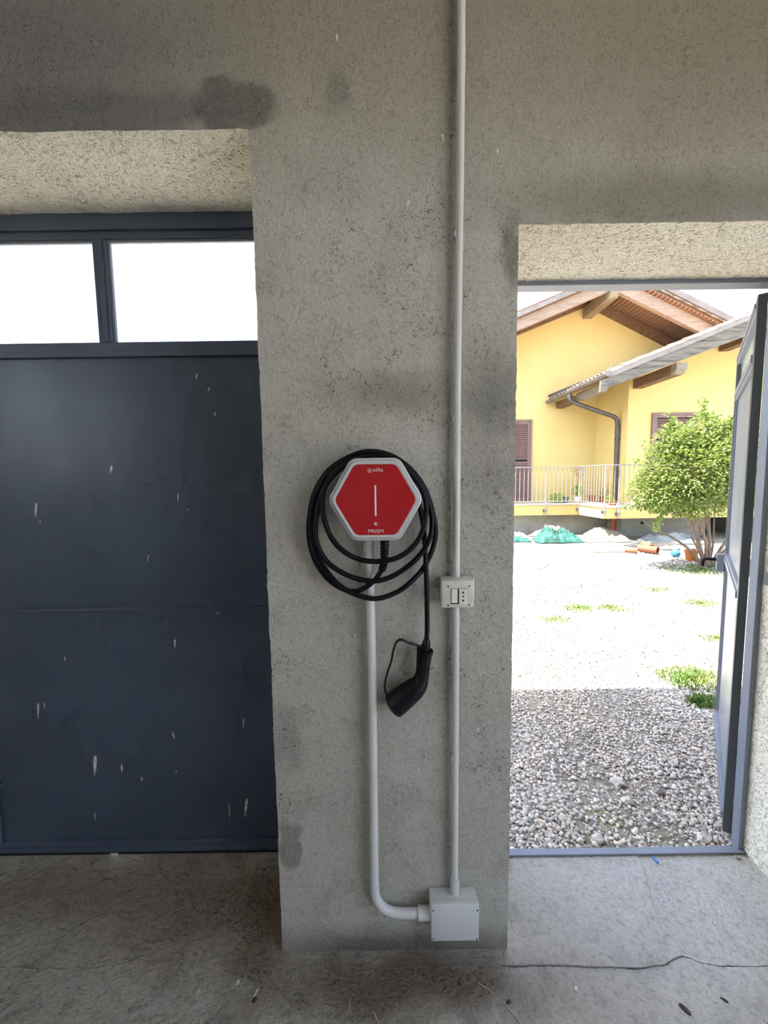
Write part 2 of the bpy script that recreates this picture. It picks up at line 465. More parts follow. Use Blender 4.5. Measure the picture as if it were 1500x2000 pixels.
# left wall with a window opening high up
wy0, wy1, wz0, wz1 = -1.7, -0.5, 1.6, 2.7
mb.box(RX0 - 0.25, RX0, RY0 - 0.25, wy0, 0, WT).box(RX0 - 0.25, RX0, wy1, RY1, 0, WT).box(RX0 - 0.25, RX0, wy0, wy1, 0, wz0).box(RX0 - 0.25, RX0, wy0, wy1, wz1, WT)
tag(mb.build('wall_left', M['inner'], org=O0), 'plastered side wall of the garage with a window, left of the camera', 'wall', kind='structure')
mb = MB()
gy0, gy1, gz = -2.0, 0.35, 3.0
mb.box(RX1, RX1 + 0.25, RY0 - 0.25, gy0, 0, WT).box(RX1, RX1 + 0.25, gy1, RY1, 0, WT).box(RX1, RX1 + 0.25, gy0, gy1, gz, WT)
tag(mb.build('wall_right', M['inner'], org=O0), 'garage side wall with a wide open gateway, right of the camera', 'wall', kind='structure')
mb = MB().box(RX0, RX1, RY0 - 0.25, RY0, 0, WT)
tag(mb.build('wall_back', M['inner'], org=O0), 'plain plastered rear garage wall behind the camera', 'wall', kind='structure')
mb = MB().box(RX0, RX1, RY0, RY1, RZ, WT)
tag(mb.build('ceiling', M['inner'], org=O0), 'plain plastered garage ceiling', 'ceiling', kind='structure')
mb = MB().box(-4.3, 2.25, -5.0, 2.32, WT, WT + 0.16)
tag(mb.build('roof_slab', M['inner'], org=O0), 'flat overhanging garage roof slab shading the gravel', 'roof', kind='structure')

# floor: inner slab and door apron, parted by a jagged crack
cr = [(-3.2, 1.07), (-2.2, 1.06), (-1.217, 1.075), (-1.068, 1.069), (-0.926, 1.069), (-0.81, 1.087), (-0.6, 1.066), (-0.3, 1.056), (0, 1.055), (0.367, 1.059), (0.578, 1.056),
      (0.762, 1.049), (0.846, 1.057), (0.885, 1.071), (0.917, 1.077), (0.953, 1.062), (1.014, 1.051), (1.156, 1.052), (1.95, 1.05)]
crack = []
for a, b in zip(cr[:-1], cr[1:]):
    n = max(1, int((b[0] - a[0]) / 0.012))
    for i in range(n):
        t_ = i / n
        x, y = a[0] + (b[0] - a[0]) * t_, a[1] + (b[1] - a[1]) * t_
        crack.append((x, y + (0.0 if i == 0 else 0.0045 * noise.noise(Vector((x * 28, 3.3, 0))) + 0.0016 * (random.random() - 0.5))))
crack.append(cr[-1])
def gap(x):
    if -0.8 < x < 0.36: return 0.0003
    return 0.0032 * (0.7 + 0.6 * noise.noise(Vector((x * 14, 9, 0)))) if x > 0 else 0.0019
inner = [(RX0, RY0), (RX1, RY0)] + [(x, y - gap(x) / 2) for x, y in reversed(crack)]
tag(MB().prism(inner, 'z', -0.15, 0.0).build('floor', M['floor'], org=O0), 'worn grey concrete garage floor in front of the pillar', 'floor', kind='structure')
ridge = [(0.987, 1.40), (0.972, 1.345), (0.955, 1.305), (0.936, 1.261), (0.922, 1.225), (0.912, 1.195), (0.911, 1.17), (0.915, 1.15), (0.921, 1.115)]
up_pts = [(x, y + gap(x) / 2) for x, y in crack]
join = (0.917, 1.0788)
outerL = [p for p in up_pts if p[0] < 0.9165] + [join] + ridge[::-1] + [(0.99, 1.424), (-0.3, 1.424), (-0.3, 1.455), (-3.2, 1.455)]
outerR = [join] + [p for p in up_pts if p[0] > 0.9175] + [(1.95, 1.424), (0.9905, 1.424)] + [(x + 0.0008, y) for x, y in ridge]
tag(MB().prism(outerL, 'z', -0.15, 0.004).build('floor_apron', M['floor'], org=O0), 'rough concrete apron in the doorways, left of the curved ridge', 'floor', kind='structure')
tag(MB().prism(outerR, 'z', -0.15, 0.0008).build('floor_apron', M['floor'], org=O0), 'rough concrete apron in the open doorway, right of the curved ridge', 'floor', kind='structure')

# droppings and chips on the wall
def streak(x, y, z, w, h, parent, mat, tilt=0.0, face=-1, name='dropping_streak'):
    """thin drop-shaped splash on a wall facing -Y: round head, tapering tail"""
    n = 10
    pts = []
    for i in range(n):
        t_ = i / (n - 1)
        ww = w * 0.5 * (max(0.05, math.sin(math.pi * min(1, t_ * 1.9 + 0.12))) ** 0.6 if t_ < 0.42 else max(0.0, 1 - (t_ - 0.42) / 0.58) ** 0.8) * (0.8 + 0.4 * random.random())
        zz = z + h / 2 - h * t_
        pts.append((ww, zz, tilt * (t_ - 0.5) * h))
    poly = [(x + q + ww, zz) for ww, zz, q in pts] + [(x + q - ww * 0.9, zz) for ww, zz, q in reversed(pts)]
    return MB().prism(poly, 'y', y - 0.0007, y + 0.0006).build(name, mat, parent)
for x, z, w, h, ti in [(-0.105, 2.64, 0.006, 0.02, 0.1), (0.17, 2.395, 0.006, 0.025, 0.2), (0.075, 2.23, 0.007, 0.028, -0.2), (0.315, 2.36, 0.005, 0.02, 0), (-0.09, 1.03, 0.005, 0.03, 0.1),
                       (-0.08, 0.92, 0.004, 0.045, -0.3), (0.19, 0.50, 0.005, 0.09, -0.05), (0.095, 0.61, 0.005, 0.02, 0), (0.275, 0.74, 0.009, 0.018, 0.1), (-0.04, 0.35, 0.004, 0.03, -0.5),
                       (0.305, 2.02, 0.004, 0.018, 0), (0.22, 1.83, 0.005, 0.02, 0.1), (0.31, 0.33, 0.004, 0.03, -0.3)]:
    streak(x, RY1, z, w, h, wall_front, M['dropping'], ti, name='dropping_mark')

# ------------------------------------------------------------------ left garage door (closed)
d1 = empty('door_1', (-1.65, 1.43, 0), 'dark blue-grey metal garage door with white-lit upper panes, closed', 'garage door', kind='structure')
DY = 1.43
D0, D1 = -2.95, LX
MB().box(D0, D1, 1.415, 1.455, 2.377, 2.432, c=0.002).build('frame_head', M['door_frame'], d1)
MB().box(D1 - 0.055, D1, 1.425, 1.455, 0.0, 2.377, c=0.002).build('frame_jamb', M['door_frame'], d1)
MB().box(D0, D0 + 0.055, 1.425, 1.455, 0.0, 2.377, c=0.002).build('frame_jamb', M['door_frame'], d1)
iv = [(-0.397 - 0.008, -0.965), (-1.011, -1.55), (-1.596, -2.135), (-2.181, -2.895)]
MB().box(D0 + 0.055, D1 - 0.055, DY - 0.004, DY + 0.03, 2.352, 2.377, c=0.002).build('window_rail', M['door_frame'], d1)
lowr = MB().box(D0 + 0.055, D1 - 0.055, DY - 0.006, DY + 0.03, 1.955, 2.001, c=0.002).build('window_rail', M['door_frame'], d1)
MB().box(D0 + 0.055, D1 - 0.055, DY - 0.010, DY - 0.002, 1.949, 1.968, c=0.002).build('drip_bead', M['door_frame'], lowr)
for x0, x1 in ((-1.011, -0.965), (-1.596, -1.55), (-2.181, -2.135)):
    mu = MB().box(x0, x1, DY - 0.006, DY + 0.03, 2.001, 2.352, c=0.002).build('mullion', M['door_frame'], d1)
    MB().box(x0 + 0.016, x1 - 0.010, DY - 0.011, DY - 0.004, 2.001, 2.352, c=0.001).build('mullion_rib', M['door_frame'], mu)
for x1, x0 in iv:
    pn = MB().box(x0, x1, DY + 0.012, DY + 0.016, 2.001, 2.352).build('pane', M['pane'], d1)
    # putty beads round the glass, pale
    bd = MB().box(x0, x1, DY + 0.004, DY + 0.012, 2.343, 2.352).box(x0, x0 + 0.009, DY + 0.004, DY + 0.012, 2.001, 2.343)
    bd.build('glazing_bead', M['frame'], pn)
up_ = MB().box(D0 + 0.055, D1 - 0.055, DY + 0.004, DY + 0.012, 1.036, 1.955).build('panel', M['door'], d1)
lo_ = MB().box(D0 + 0.055, D1 - 0.055, DY + 0.004, DY + 0.012, 0.066, 1.026).build('panel', M['door'], d1)
sm = MB().box(D0 + 0.055, D1 - 0.055, DY + 0.008, DY + 0.02, 1.020, 1.042)
sm.build('seam_channel', M['door_frame'], d1)
MB().box(D0 + 0.055, D1 - 0.055, DY - 0.001, DY + 0.006, 1.010, 1.022, c=0.002).build('seam_lip', M['door'], lo_)
br = MB().box(D0 + 0.055, D1 - 0.055, DY - 0.004, DY + 0.03, 0.018, 0.066, c=0.002).build('bottom_rail', M['door_frame'], d1)
MB().box(D0 + 0.055, D1 - 0.055, DY - 0.009, DY - 0.003, 0.034, 0.044, c=0.001).build('rail_bead', M['door_frame'], br)
# rubber lip with a torn notch that lets daylight through
MB().box(D0 + 0.02, -1.127, DY, DY + 0.012, 0.0, 0.02).box(-1.092, D1 - 0.02, DY, DY + 0.012, 0.0, 0.02).box(-1.127, -1.092, DY, DY + 0.012, 0.010, 0.02).build('rubber_lip', M['rubber'], br)
# bolt at the left edge of the view
MB().tube([(-1.553, DY - 0.004, 0.05), (-1.553, DY - 0.004, 0.33)], 0.006, 8).build('drop_bolt', M['door_frame'], d1)
MB().box(-1.575, -1.522, DY - 0.014, DY + 0.004, 0.312, 0.322, c=0.002).build('bolt_bracket', M['door_frame'], d1)
for x, z, w, h in [(-0.674, 1.879, 0.006, 0.0224), (-0.633, 1.831, 0.006, 0.0186), (-0.614, 1.744, 0.0052, 0.0186), (-1.009, 1.548, 0.0089, 0.0298), (-1.301, 1.401, 0.0089, 0.0522), (-1.289, 1.357, 0.0037, 0.0104),
                   (-0.768, 1.438, 0.0045, 0.0335), (-0.734, 1.395, 0.0045, 0.0089), (-0.895, 1.212, 0.0037, 0.0261)]:
    streak(x, DY + 0.004, z, w, h, up_, M['dropping'], random.uniform(-0.3, 0.3))
for x, z, w, h in [(-0.813, 0.877, 0.0075, 0.0373), (-1.242, 0.822, 0.0052, 0.0186), (-1.364, 0.614, 0.0075, 0.0634), (-1.337, 0.634, 0.0045, 0.0261), (-0.841, 0.504, 0.0067, 0.0335), (-0.563, 0.55, 0.0052, 0.0447),
                   (-1.16, 0.381, 0.0149, 0.0857), (-1.054, 0.369, 0.0075, 0.0335), (-0.978, 0.322, 0.0075, 0.0186), (-0.839, 0.354, 0.0089, 0.0089), (-1.176, 0.167, 0.0045, 0.0298), (-0.57, 0.194, 0.0119, 0.0783),
                   (-0.636, 0.178, 0.0037, 0.0671), (-0.641, 0.997, 0.0045, 0.0104)]:
    streak(x, DY + 0.004, z, w, h, lo_, M['dropping'], random.uniform(-0.2, 0.2))

# ------------------------------------------------------------------ right door (leaf swung open outwards)
d2 = empty('door_2', (1.4, 1.43, 0), 'grey-blue metal door standing open on the gravel, right of the pillar', 'door', kind='structure')
MB().box(1.392, 1.4125, 1.408, 1.440, 0.006, 2.165, c=0.002).build('frame_post', M['frame'], d2)
MB().box(1.399, 1.4125, 1.440, 1.4475, 0.006, 2.165, c=0.001).build('frame_rebate', M['leaf_dark'], d2)
MB().box(0.374, 0.41, 1.400, 1.452, 0.006, 2.165, c=0.002).build('frame_post', M['frame'], d2)
MB().box(0.374, 1.4115, 1.405, 1.455, 2.166, 2.205, c=0.002).build('frame_head', M['frame'], d2)
MB().box(0.374, 1.4115, 1.396, 1.424, 0.004, 0.012, c=0.002).build('threshold', M['frame'], d2)
H = Vector((1.381, 1.470, 0)); U_ = Vector((0.632, 0.775, 0)).normalized(); N_ = Vector((-U_.y, U_.x, 0))
LL = 0.990
def lbox(s0, s1, t0, t1, z0, z1, c=0.0):
    q = MB().box(s0, s1, t0, t1, z0, z1, c=c)
    q.v = [tuple(H + U_ * v[0] + N_ * v[1] + Vector((0, 0, v[2]))) for v in q.v]
    return q
leaf = lbox(0.03, LL - 0.03, -0.018, -0.014, 0.05, 1.95).build('leaf', M['leaf'], d2)
lbox(0.0, 0.052, -0.028, 0.0, 0.03, 2.155, 0.002).build('stile', M['leaf_dark'], leaf)
lbox(LL - 0.052, LL, -0.028, 0.0, 0.03, 2.155, 0.002).build('stile', M['leaf_dark'], leaf)
for z0, z1 in ((0.03, 0.095), (0.985, 1.045), (1.905, 1.968), (2.105, 2.155)):
    rl = lbox(0.052, LL - 0.052, -0.027, -0.001, z0, z1, 0.002).build('rail', M['leaf'], leaf)
    lbox(0.052, LL - 0.052, -0.010, 0.005, z0 + 0.018, z1 - 0.016, 0.001).build('rail_bead', M['leaf'], rl)
lbox(LL - 0.066, LL - 0.052, -0.022, -0.004, 0.095, 1.905, 0.001).build('panel_bead', M['leaf'], leaf)
lbox(0.052, LL - 0.052, -0.024, -0.019, 1.968, 2.105).build('pane', M['pane_dirty'], leaf)
lk = lbox(LL - 0.060, LL - 0.004, 0.0, 0.036, 0.935, 1.035, 0.003).build('lock_box', M['leaf'], leaf)
hp = [H + U_ * (LL - 0.035) + N_ * d + Vector((0, 0, 1.0 + z)) for d, z in ((0.03, 0), (0.075, 0.0), (0.092, -0.004), (0.098, -0.016), (0.098, -0.045))]
MB().tube(catmull([tuple(p) for p in hp], 4), 0.011, 10).build('door_handle', M['plastic_black'], leaf, smooth=True)
ap = MB().box(1.398, 1.432, 1.30, 1.392, 1.092, 1.136, c=0.002).build('hinge_plate', M['leaf_dark'])
tag(ap, 'flat grey steel plate let into the plaster beside the open door', 'metal plate')

# ------------------------------------------------------------------ wall charger
CX, CZ = -0.0215, 1.4465
def rhex(ins, y, hw=0.1245, hh=0.1075, r=0.030, seg=8):
    """flat-topped hexagon with rounded corners, inset, in the plane y"""
    w, h = hw - ins * 1.155, hh - ins
    tx = (hw - hh * 0.577) - ins * 0.577
    P = [(w, 0), (tx, h), (-tx, h), (-w, 0), (-tx, -h), (tx, -h)]
    rr = max(0.006, r - ins * 0.6)
    out = []
    for i in range(6):
        p0, p, p1 = Vector(P[i - 1]), Vector(P[i]), Vector(P[(i + 1) % 6])
        a, b = (p0 - p).normalized(), (p1 - p).normalized()
        half = math.acos(max(-1, min(1, a.dot(b)))) / 2
        d = rr / math.tan(half)
        c = p + (a + b).normalized() * (rr / math.sin(half))
        s_, e_ = p + a * d - c, p + b * d - c
        a0 = math.atan2(s_.y, s_.x); a1 = math.atan2(e_.y, e_.x)
        da = (a1 - a0 + math.pi) % (2 * math.pi) - math.pi
        for k in range(seg):
            th = a0 + da * k / (seg - 1)
            out.append((CX + c.x + rr * math.cos(th), y, CZ + c.y + rr * math.sin(th)))
    return out
ch = empty('wall_charger', (CX, 1.1, 1.339), 'hexagonal red vehicle charging unit with silver rim on the pillar', 'charger')
MB().loft([rhex(0.036, 1.0995), rhex(0.030, 1.085), rhex(0.030, 1.012), rhex(0.034, 1.006)]).build('back_housing', M['plastic_black'], ch, smooth=True, angle=50)
MB().loft([rhex(0.012, 1.018), rhex(0.002, 1.016), rhex(0.0, 1.010), rhex(0.0, 0.997), rhex(0.0015, 0.994), rhex(0.004, 0.9925), rhex(0.0055, 0.9945), rhex(0.0070, 0.9930), rhex(0.0078, 0.989), rhex(0.0095, 0.9868), rhex(0.0140, 0.9862),
           rhex(0.0165, 0.9875), rhex(0.0175, 0.990)]).build('rim', M['silver'], ch, smooth=True, angle=35)
pan = MB().loft([rhex(0.0167, 0.992), rhex(0.0167, 0.9868), rhex(0.0175, 0.9860)]).build('front_panel', M['red'], ch, smooth=True, angle=30)
PYF = 0.9858
def capsule(cx, cz, w, h, n=8):
    r = w / 2
    return [(cx + r * math.cos(math.pi * i / n), cz + h / 2 - r + r * math.sin(math.pi * i / n)) for i in range(n + 1)] + \
           [(cx + r * math.cos(math.pi + math.pi * i / n), cz - h / 2 + r + r * math.sin(math.pi + math.pi * i / n)) for i in range(n + 1)]
MB().prism(capsule(CX, 1.4445, 0.0042, 0.0795), 'y', PYF - 0.0005, PYF + 0.0004).build('light_bar', M['barmark'], ch)
def ring(cx, cz, r0, r1, n=28):
    q = MB()
    rr = []
    for (r, y) in ((r0, PYF + 0.0003), (r0, PYF - 0.0004), (r1, PYF - 0.0004), (r1, PYF + 0.0003)):
        rr.append([(cx + r * math.cos(2 * math.pi * i / n), y, cz + r * math.sin(2 * math.pi * i / n)) for i in range(n)])
    return q.loft(rr, False, False)
bt = ring(CX - 0.0003, 1.385, 0.0042, 0.0049)
bt.prism([(CX - 0.0003 + 0.0027 * math.cos(i * math.pi / 10), 1.385 + 0.0027 * math.sin(i * math.pi / 10)) for i in range(20)], 'y', PYF - 0.0005, PYF + 0.0003)
bt.build('touch_button_mark', M['mark'], ch)
em = ring(-0.0352, 1.5215, 0.0045, 0.0054)
em.tube(catmull([(-0.0312, PYF, 1.5236), (-0.0345, PYF, 1.5238), (-0.0372, PYF, 1.5226), (-0.0352, PYF, 1.5214), (-0.0330, PYF, 1.5203), (-0.0358, PYF, 1.5190), (-0.0392, PYF, 1.5193)], 4), 0.00045, 6)
em.build('emblem', M['mark'], ch)
def text_mesh(txt, name, mat, parent, x0, x1, zb, zt, y, bold=0.0, shear=0.0):
    cu = bpy.data.curves.new(name, 'FONT')
    cu.body = txt
    cu.extrude = 0.05
    cu.offset = bold
    o = bpy.data.objects.new(name, cu)
    COL.objects.link(o)
    dg = bpy.context.evaluated_depsgraph_get()
    me = bpy.data.meshes.new_from_object(o.evaluated_get(dg))
    bpy.data.objects.remove(o)
    co = np.empty(len(me.vertices) * 3); me.vertices.foreach_get('co', co); co = co.reshape(-1, 3)
    lo, hi = co.min(0), co.max(0)
    w = np.zeros_like(co)
    w[:, 0] = x0 + (co[:, 0] - lo[0]) / (hi[0] - lo[0]) * (x1 - x0)
    w[:, 2] = zb + (co[:, 1] - lo[1]) / (hi[1] - lo[1]) * (zt - zb)
    w[:, 1] = y - (co[:, 2] - lo[2]) / (hi[2] - lo[2]) * 0.0006 + 0.0002
    w -= np.array(root_of(parent))
    me.vertices.foreach_set('co', w.ravel())
    me.materials.clear(); me.materials.append(mat)
    me.update()
    ob = bpy.data.objects.new(name, me)
    COL.objects.link(ob); ob.parent = parent
    return ob
text_mesh('silla', 'brand_lettering', M['mark'], ch, -0.0262, -0.0010, 1.5190, 1.5280, PYF, 0.0)
text_mesh('PRISM', 'model_lettering', M['mark'], ch, -0.0411, -0.0023, 1.3612, 1.3705, PYF, 0.0)

# ------------------------------------------------------------------ charging cable with connector
CABLE = [(0.001, 1.04, 1.323), (0.001, 1.04, 1.299), (0.0, 1.045, 1.276), (-0.006, 1.048, 1.2556), (-0.0226, 1.05, 1.2272), (-0.0476, 1.05, 1.2035), (-0.084, 1.06, 1.1854), (-0.1215, 1.072, 1.1898), (-0.1642, 1.08, 1.2183), (-0.199, 1.085, 1.27), (-0.214, 1.085, 1.33), (-0.211, 1.08, 1.391), (-0.195, 1.075, 1.46), (-0.162, 1.07, 1.514), (-0.122, 1.065, 1.547), (-0.073, 1.06, 1.569), (-0.029, 1.06, 1.575), (0.022, 1.06, 1.563), (0.069, 1.06, 1.531), (0.106, 1.062, 1.485), (0.126, 1.065, 1.439), (0.14, 1.068, 1.387), (0.144, 1.07, 1.341), (0.133, 1.07, 1.295), (0.11, 1.07, 1.249), (0.0759, 1.055, 1.2151), (0.0335, 1.055, 1.1835), (-0.0236, 1.048, 1.1675), (-0.0799, 1.048, 1.1793), (-0.1278, 1.048, 1.2078), (-0.167, 1.055, 1.253), (-0.189, 1.052, 1.303), (-0.2, 1.05, 1.352), (-0.199, 1.048, 1.4), (-0.185, 1.046, 1.457), (-0.158, 1.044, 1.504), (-0.12, 1.042, 1.536), (-0.072, 1.04, 1.556), (-0.022, 1.04, 1.561), (0.027, 1.04, 1.553), (0.071, 1.04, 1.523), (0.103, 1.04, 1.479), (0.123, 1.04, 1.428), (0.13, 1.04, 1.384), (0.125, 1.04, 1.339), (0.102, 1.038, 1.298), (0.068, 1.036, 1.264), (0.02, 1.034, 1.234), (-0.027, 1.032, 1.222), (-0.078, 1.03, 1.23), (-0.125, 1.03, 1.252), (-0.159, 1.03, 1.281), (-0.181, 1.03, 1.323), (-0.186, 1.028, 1.364), (-0.18, 1.026, 1.408), (-0.166, 1.026, 1.461), (-0.14, 1.026, 1.504), (-0.102, 1.026, 1.536), (-0.059, 1.026, 1.547), (-0.022, 1.026, 1.55), (0.021, 1.026, 1.543), (0.063, 1.024, 1.52), (0.094, 1.022, 1.485), (0.11, 1.018, 1.442), (0.111, 1.014, 1.406), (0.104, 1.01, 1.369), (0.089, 1.008, 1.337), (0.062, 1.006, 1.308), (0.027, 1.005, 1.289), (-0.017, 1.005, 1.282), (-0.063, 1.005, 1.287), (-0.104, 1.006, 1.307), (-0.136, 1.008, 1.34), (-0.155, 1.012, 1.382), (-0.164, 1.018, 1.428), (-0.159, 1.024, 1.473), (-0.137, 1.03, 1.513), (-0.104, 1.038, 1.534), (-0.06, 1.044, 1.543), (-0.016, 1.048, 1.545), (0.027, 1.05, 1.536), (0.065, 1.052, 1.507), (0.09, 1.054, 1.46), (0.101, 1.056, 1.412), (0.109, 1.058, 1.363), (0.113, 1.06, 1.314), (0.115, 1.06, 1.264), (0.117, 1.06, 1.198), (0.118, 1.06, 1.131), (0.118, 1.058, 1.081), (0.116, 1.055, 1.045)]
cb = empty('charging_cable', (0.0, 1.1, 0.82), 'thick black charging cable coiled behind the red charger, connector hanging down', 'cable')
MB().tube(catmull(CABLE, 6), 0.0071, 12).build('cable', M['cable'], cb, smooth=True)
g = MB()
rs, ps = [], []
for i in range(7):
    z = 1.340 - i * 0.0088
    for dz, r in ((0, 0.0124), (-0.0050, 0.0126), (-0.0054, 0.0090), (-0.0084, 0.0090)):
        ps.append((0.001 - 0.0003 * i, 1.04 + 0.0006 * i, z + dz)); rs.append(r - i * 0.0002)
g.tube(ps, rs, 14)
g.build('strain_relief', M['plastic_black'], cb, smooth=True, angle=30)
MB().tube([(0.0, 1.045, 1.274), (-0.003, 1.051, 1.262), (-0.008, 1.056, 1.248), (-0.0085, 1.0565, 1.247)], [0.0105, 0.0108, 0.0106, 0.0075], 12).build('strain_relief_collar', M['plastic_black'], cb, smooth=True, angle=30)
CY = 1.060
MB().tube([(0.1165, CY - 0.004, 1.046), (0.1155, CY - 0.004, 1.036), (0.114, CY - 0.003, 1.028), (0.112, CY - 0.002, 1.010), (0.111, CY, 0.995)], [0.0085, 0.0115, 0.0125, 0.0135, 0.012], 14).build('cable_gland', M['plastic_black'], cb, smooth=True, angle=35)
body_path = catmull([(0.1105, CY, 1.008), (0.1080, CY, 0.985), (0.1055, CY, 0.962), (0.1030, CY, 0.940), (0.0965, CY, 0.917), (0.0840, CY, 0.900), (0.0640, CY, 0.883), (0.0430, CY, 0.866), (0.0235, CY, 0.8503)], 4)
body_r = []
for i in range(len(body_path)):
    t_ = i / (len(body_path) - 1)
    prof = [(0, 0.0228), (0.08, 0.0218), (0.2, 0.0198), (0.34, 0.0192), (0.44, 0.0212), (0.54, 0.0265), (0.64, 0.0310), (0.78, 0.0338), (0.92, 0.0358), (1, 0.0358)]
    for (a, ra), (b, rb) in zip(prof[:-1], prof[1:]):
        if a <= t_ <= b + 1e-6: body_r.append(ra + (rb - ra) * (t_ - a) / (b - a)); break
conn = MB().tube(body_path, body_r, 24).build('connector', M['plastic_black'], cb, smooth=True, angle=50)
dr = Vector((-0.776, 0, -0.630))
e0 = Vector((0.0235, CY, 0.8503))
MB().tube([e0 + dr * 0.000, e0 + dr * 0.004, e0 + dr * 0.0045, e0 + dr * 0.010, e0 + dr * 0.0125], [0.0362, 0.0366, 0.0356, 0.0300, 0.010], 24).build('dust_cap', M['plastic_black'], conn, smooth=True, angle=30)
# moulded ridge along the handle, and the rim of its sleeve
MB().tube([p + Vector((0.006, -body_r[i] * 0.93, 0.002)) for i, p in enumerate(body_path) if 2 <= i <= 24], 0.0016, 6).build('moulding_ridge', M['plastic_black'], conn, smooth=True)
MB().tube([(0.1115, CY, 1.0125), (0.1102, CY, 1.001)], [0.0236, 0.0229], 24, cap=False).build('sleeve_rim', M['plastic_black'], conn, smooth=True)
st = [(0.104, 1.055, 1.024), (0.069, 1.053, 1.035), (0.045, 1.052, 1.0465), (0.031, 1.051, 1.041), (0.022, 1.05, 1.02), (0.015, 1.05, 0.986), (0.003, 1.05, 0.95), (-0.004, 1.052, 0.916), (-0.003, 1.054, 0.893), (0.006, 1.056, 0.874)]
MB().tube(catmull(st, 6), 0.0030, 8, flat=1.5).build('cap_strap', M['plastic_black'], cb, smooth=True)

# ------------------------------------------------------------------ conduits
YC20, YC25 = 1.0805, 1.0750
def conduit(name, label, path, r, rings=(), group='light grey plastic conduits on the pillar'):
    lo = min(p[2] for p in path)
    o = empty(name, (path[0][0], 1.1, lo), label, 'conduit', group)
    MB().tube(path, r, 16).build('tube', M['conduit'], o, smooth=True, angle=50)
    for a, b, rr, nm in rings:
        MB().tube([a, b], rr, 16).build(nm, M['conduit'], o, smooth=True, angle=50)
    return o
conduit('conduit_pipe', 'thin grey conduit dropping from the ceiling to the wall socket', [(0.2155, YC20, 3.098), (0.2125, YC20, 2.34), (0.2065, YC20, 1.82), (0.2045, YC20, 1.218)], 0.0100,
        [((0.2135, YC20, 2.60), (0.2133, YC20, 2.53), 0.0109, 'coupling'), ((0.2075, YC20, 1.905), (0.2072, YC20, 1.88), 0.0104, 'coupling')])
conduit('conduit_pipe', 'thin grey conduit between the wall socket and the junction box', [(0.2040, YC20, 1.142), (0.2030, YC20, 0.70), (0.2020, YC20, 0.30), (0.2018, YC20, 0.240)], 0.0100, [])
el = [(-0.0440, YC25, 0.262)]
for i in range(11):
    a = math.pi + (math.pi / 2) * i / 10
    el.append((0.034 + 0.0775 * math.cos(a), YC25, 0.243 + 0.0775 * math.sin(a)))
el += [(0.060, YC25, 0.1655), (0.100, YC25, 0.1655)]
c25 = empty('conduit_pipe', (-0.044, 1.1, 0.15), 'thicker white conduit with a bend running from the charger down to the junction box', 'conduit', 'light grey plastic conduits on the pillar')
MB().tube([(-0.0440, YC25, 1.345), (-0.0405, YC25, 0.965), (-0.0440, YC25, 0.262)], 0.0125, 18).build('tube', M['conduit'], c25, smooth=True, angle=50)
MB().tube(el, 0.0136, 18).build('elbow', M['conduit'], c25, smooth=True, angle=50)
MB().tube([(-0.0440, YC25, 1.345), (-0.0440, YC25, 1.296)], 0.0158, 18).build('sleeve', M['conduit'], c25, smooth=True, angle=50)
MB().tube([(-0.0420, YC25, 1.214), (-0.0418, YC25, 1.196)], 0.0131, 18).build('coupling', M['conduit'], c25, smooth=True, angle=50)
MB().tube([(0.088, YC25, 0.1655), (0.1262, YC25, 0.1655)], 0.0185, 18).build('sleeve', M['conduit'], c25, smooth=True, angle=50)

def clip(x, z, r, yc, label):
    """open spring clip: a base block with two arms half round the tube"""
    o = empty('conduit_clip', (x, 1.1, z), label, 'clip', 'clips holding the conduits')
    MB().box(x - r * 0.8, x + r * 0.8, yc + r * 0.9, 1.1, z - 0.008, z + 0.008, c=0.001).build('base', M['conduit'], o)
    for s_ in (-1, 1):
        ring_ = []
        for zz in (z - 0.008, z + 0.008):
            pass
        pts = [(math.pi / 2 - s_ * a) for a in np.linspace(0.35, 2.0, 8)]
        vs_, fs_ = [], []
        for a in pts:
            for rr in (r + 0.0004, r + 0.0026):
                for zz in (z - 0.008, z + 0.008):
                    vs_.append((x + rr * math.cos(a), yc + rr * math.sin(a), zz))
        for i in range(len(pts) - 1):
            b = i * 4; n_ = b + 4
            fs_ += [(b, b + 1, n_ + 1, n_), (b + 2, n_ + 2, n_ + 3, b + 3), (b, n_, n_ + 2, b + 2), (b + 1, b + 3, n_ + 3, n_ + 1)]
        fs_ += [(0, 2, 3, 1), (len(vs_) - 4, len(vs_) - 3, len(vs_) - 1, len(vs_) - 2)]
        MB().add(vs_, fs_).build('arm', M['conduit'], o)
clip(0.2095, 2.144, 0.0100, YC20, 'small grey clip on the thin conduit beside the lintel corner')
clip(0.2055, 1.664, 0.0100, YC20, 'small grey clip on the thin conduit, level with the top of the charger coil')
clip(0.2028, 0.668, 0.0100, YC20, 'small grey clip on the thin conduit midway below the socket')
clip(-0.0435, 0.412, 0.0125, YC25, 'grey clip on the thick conduit just above its bend')

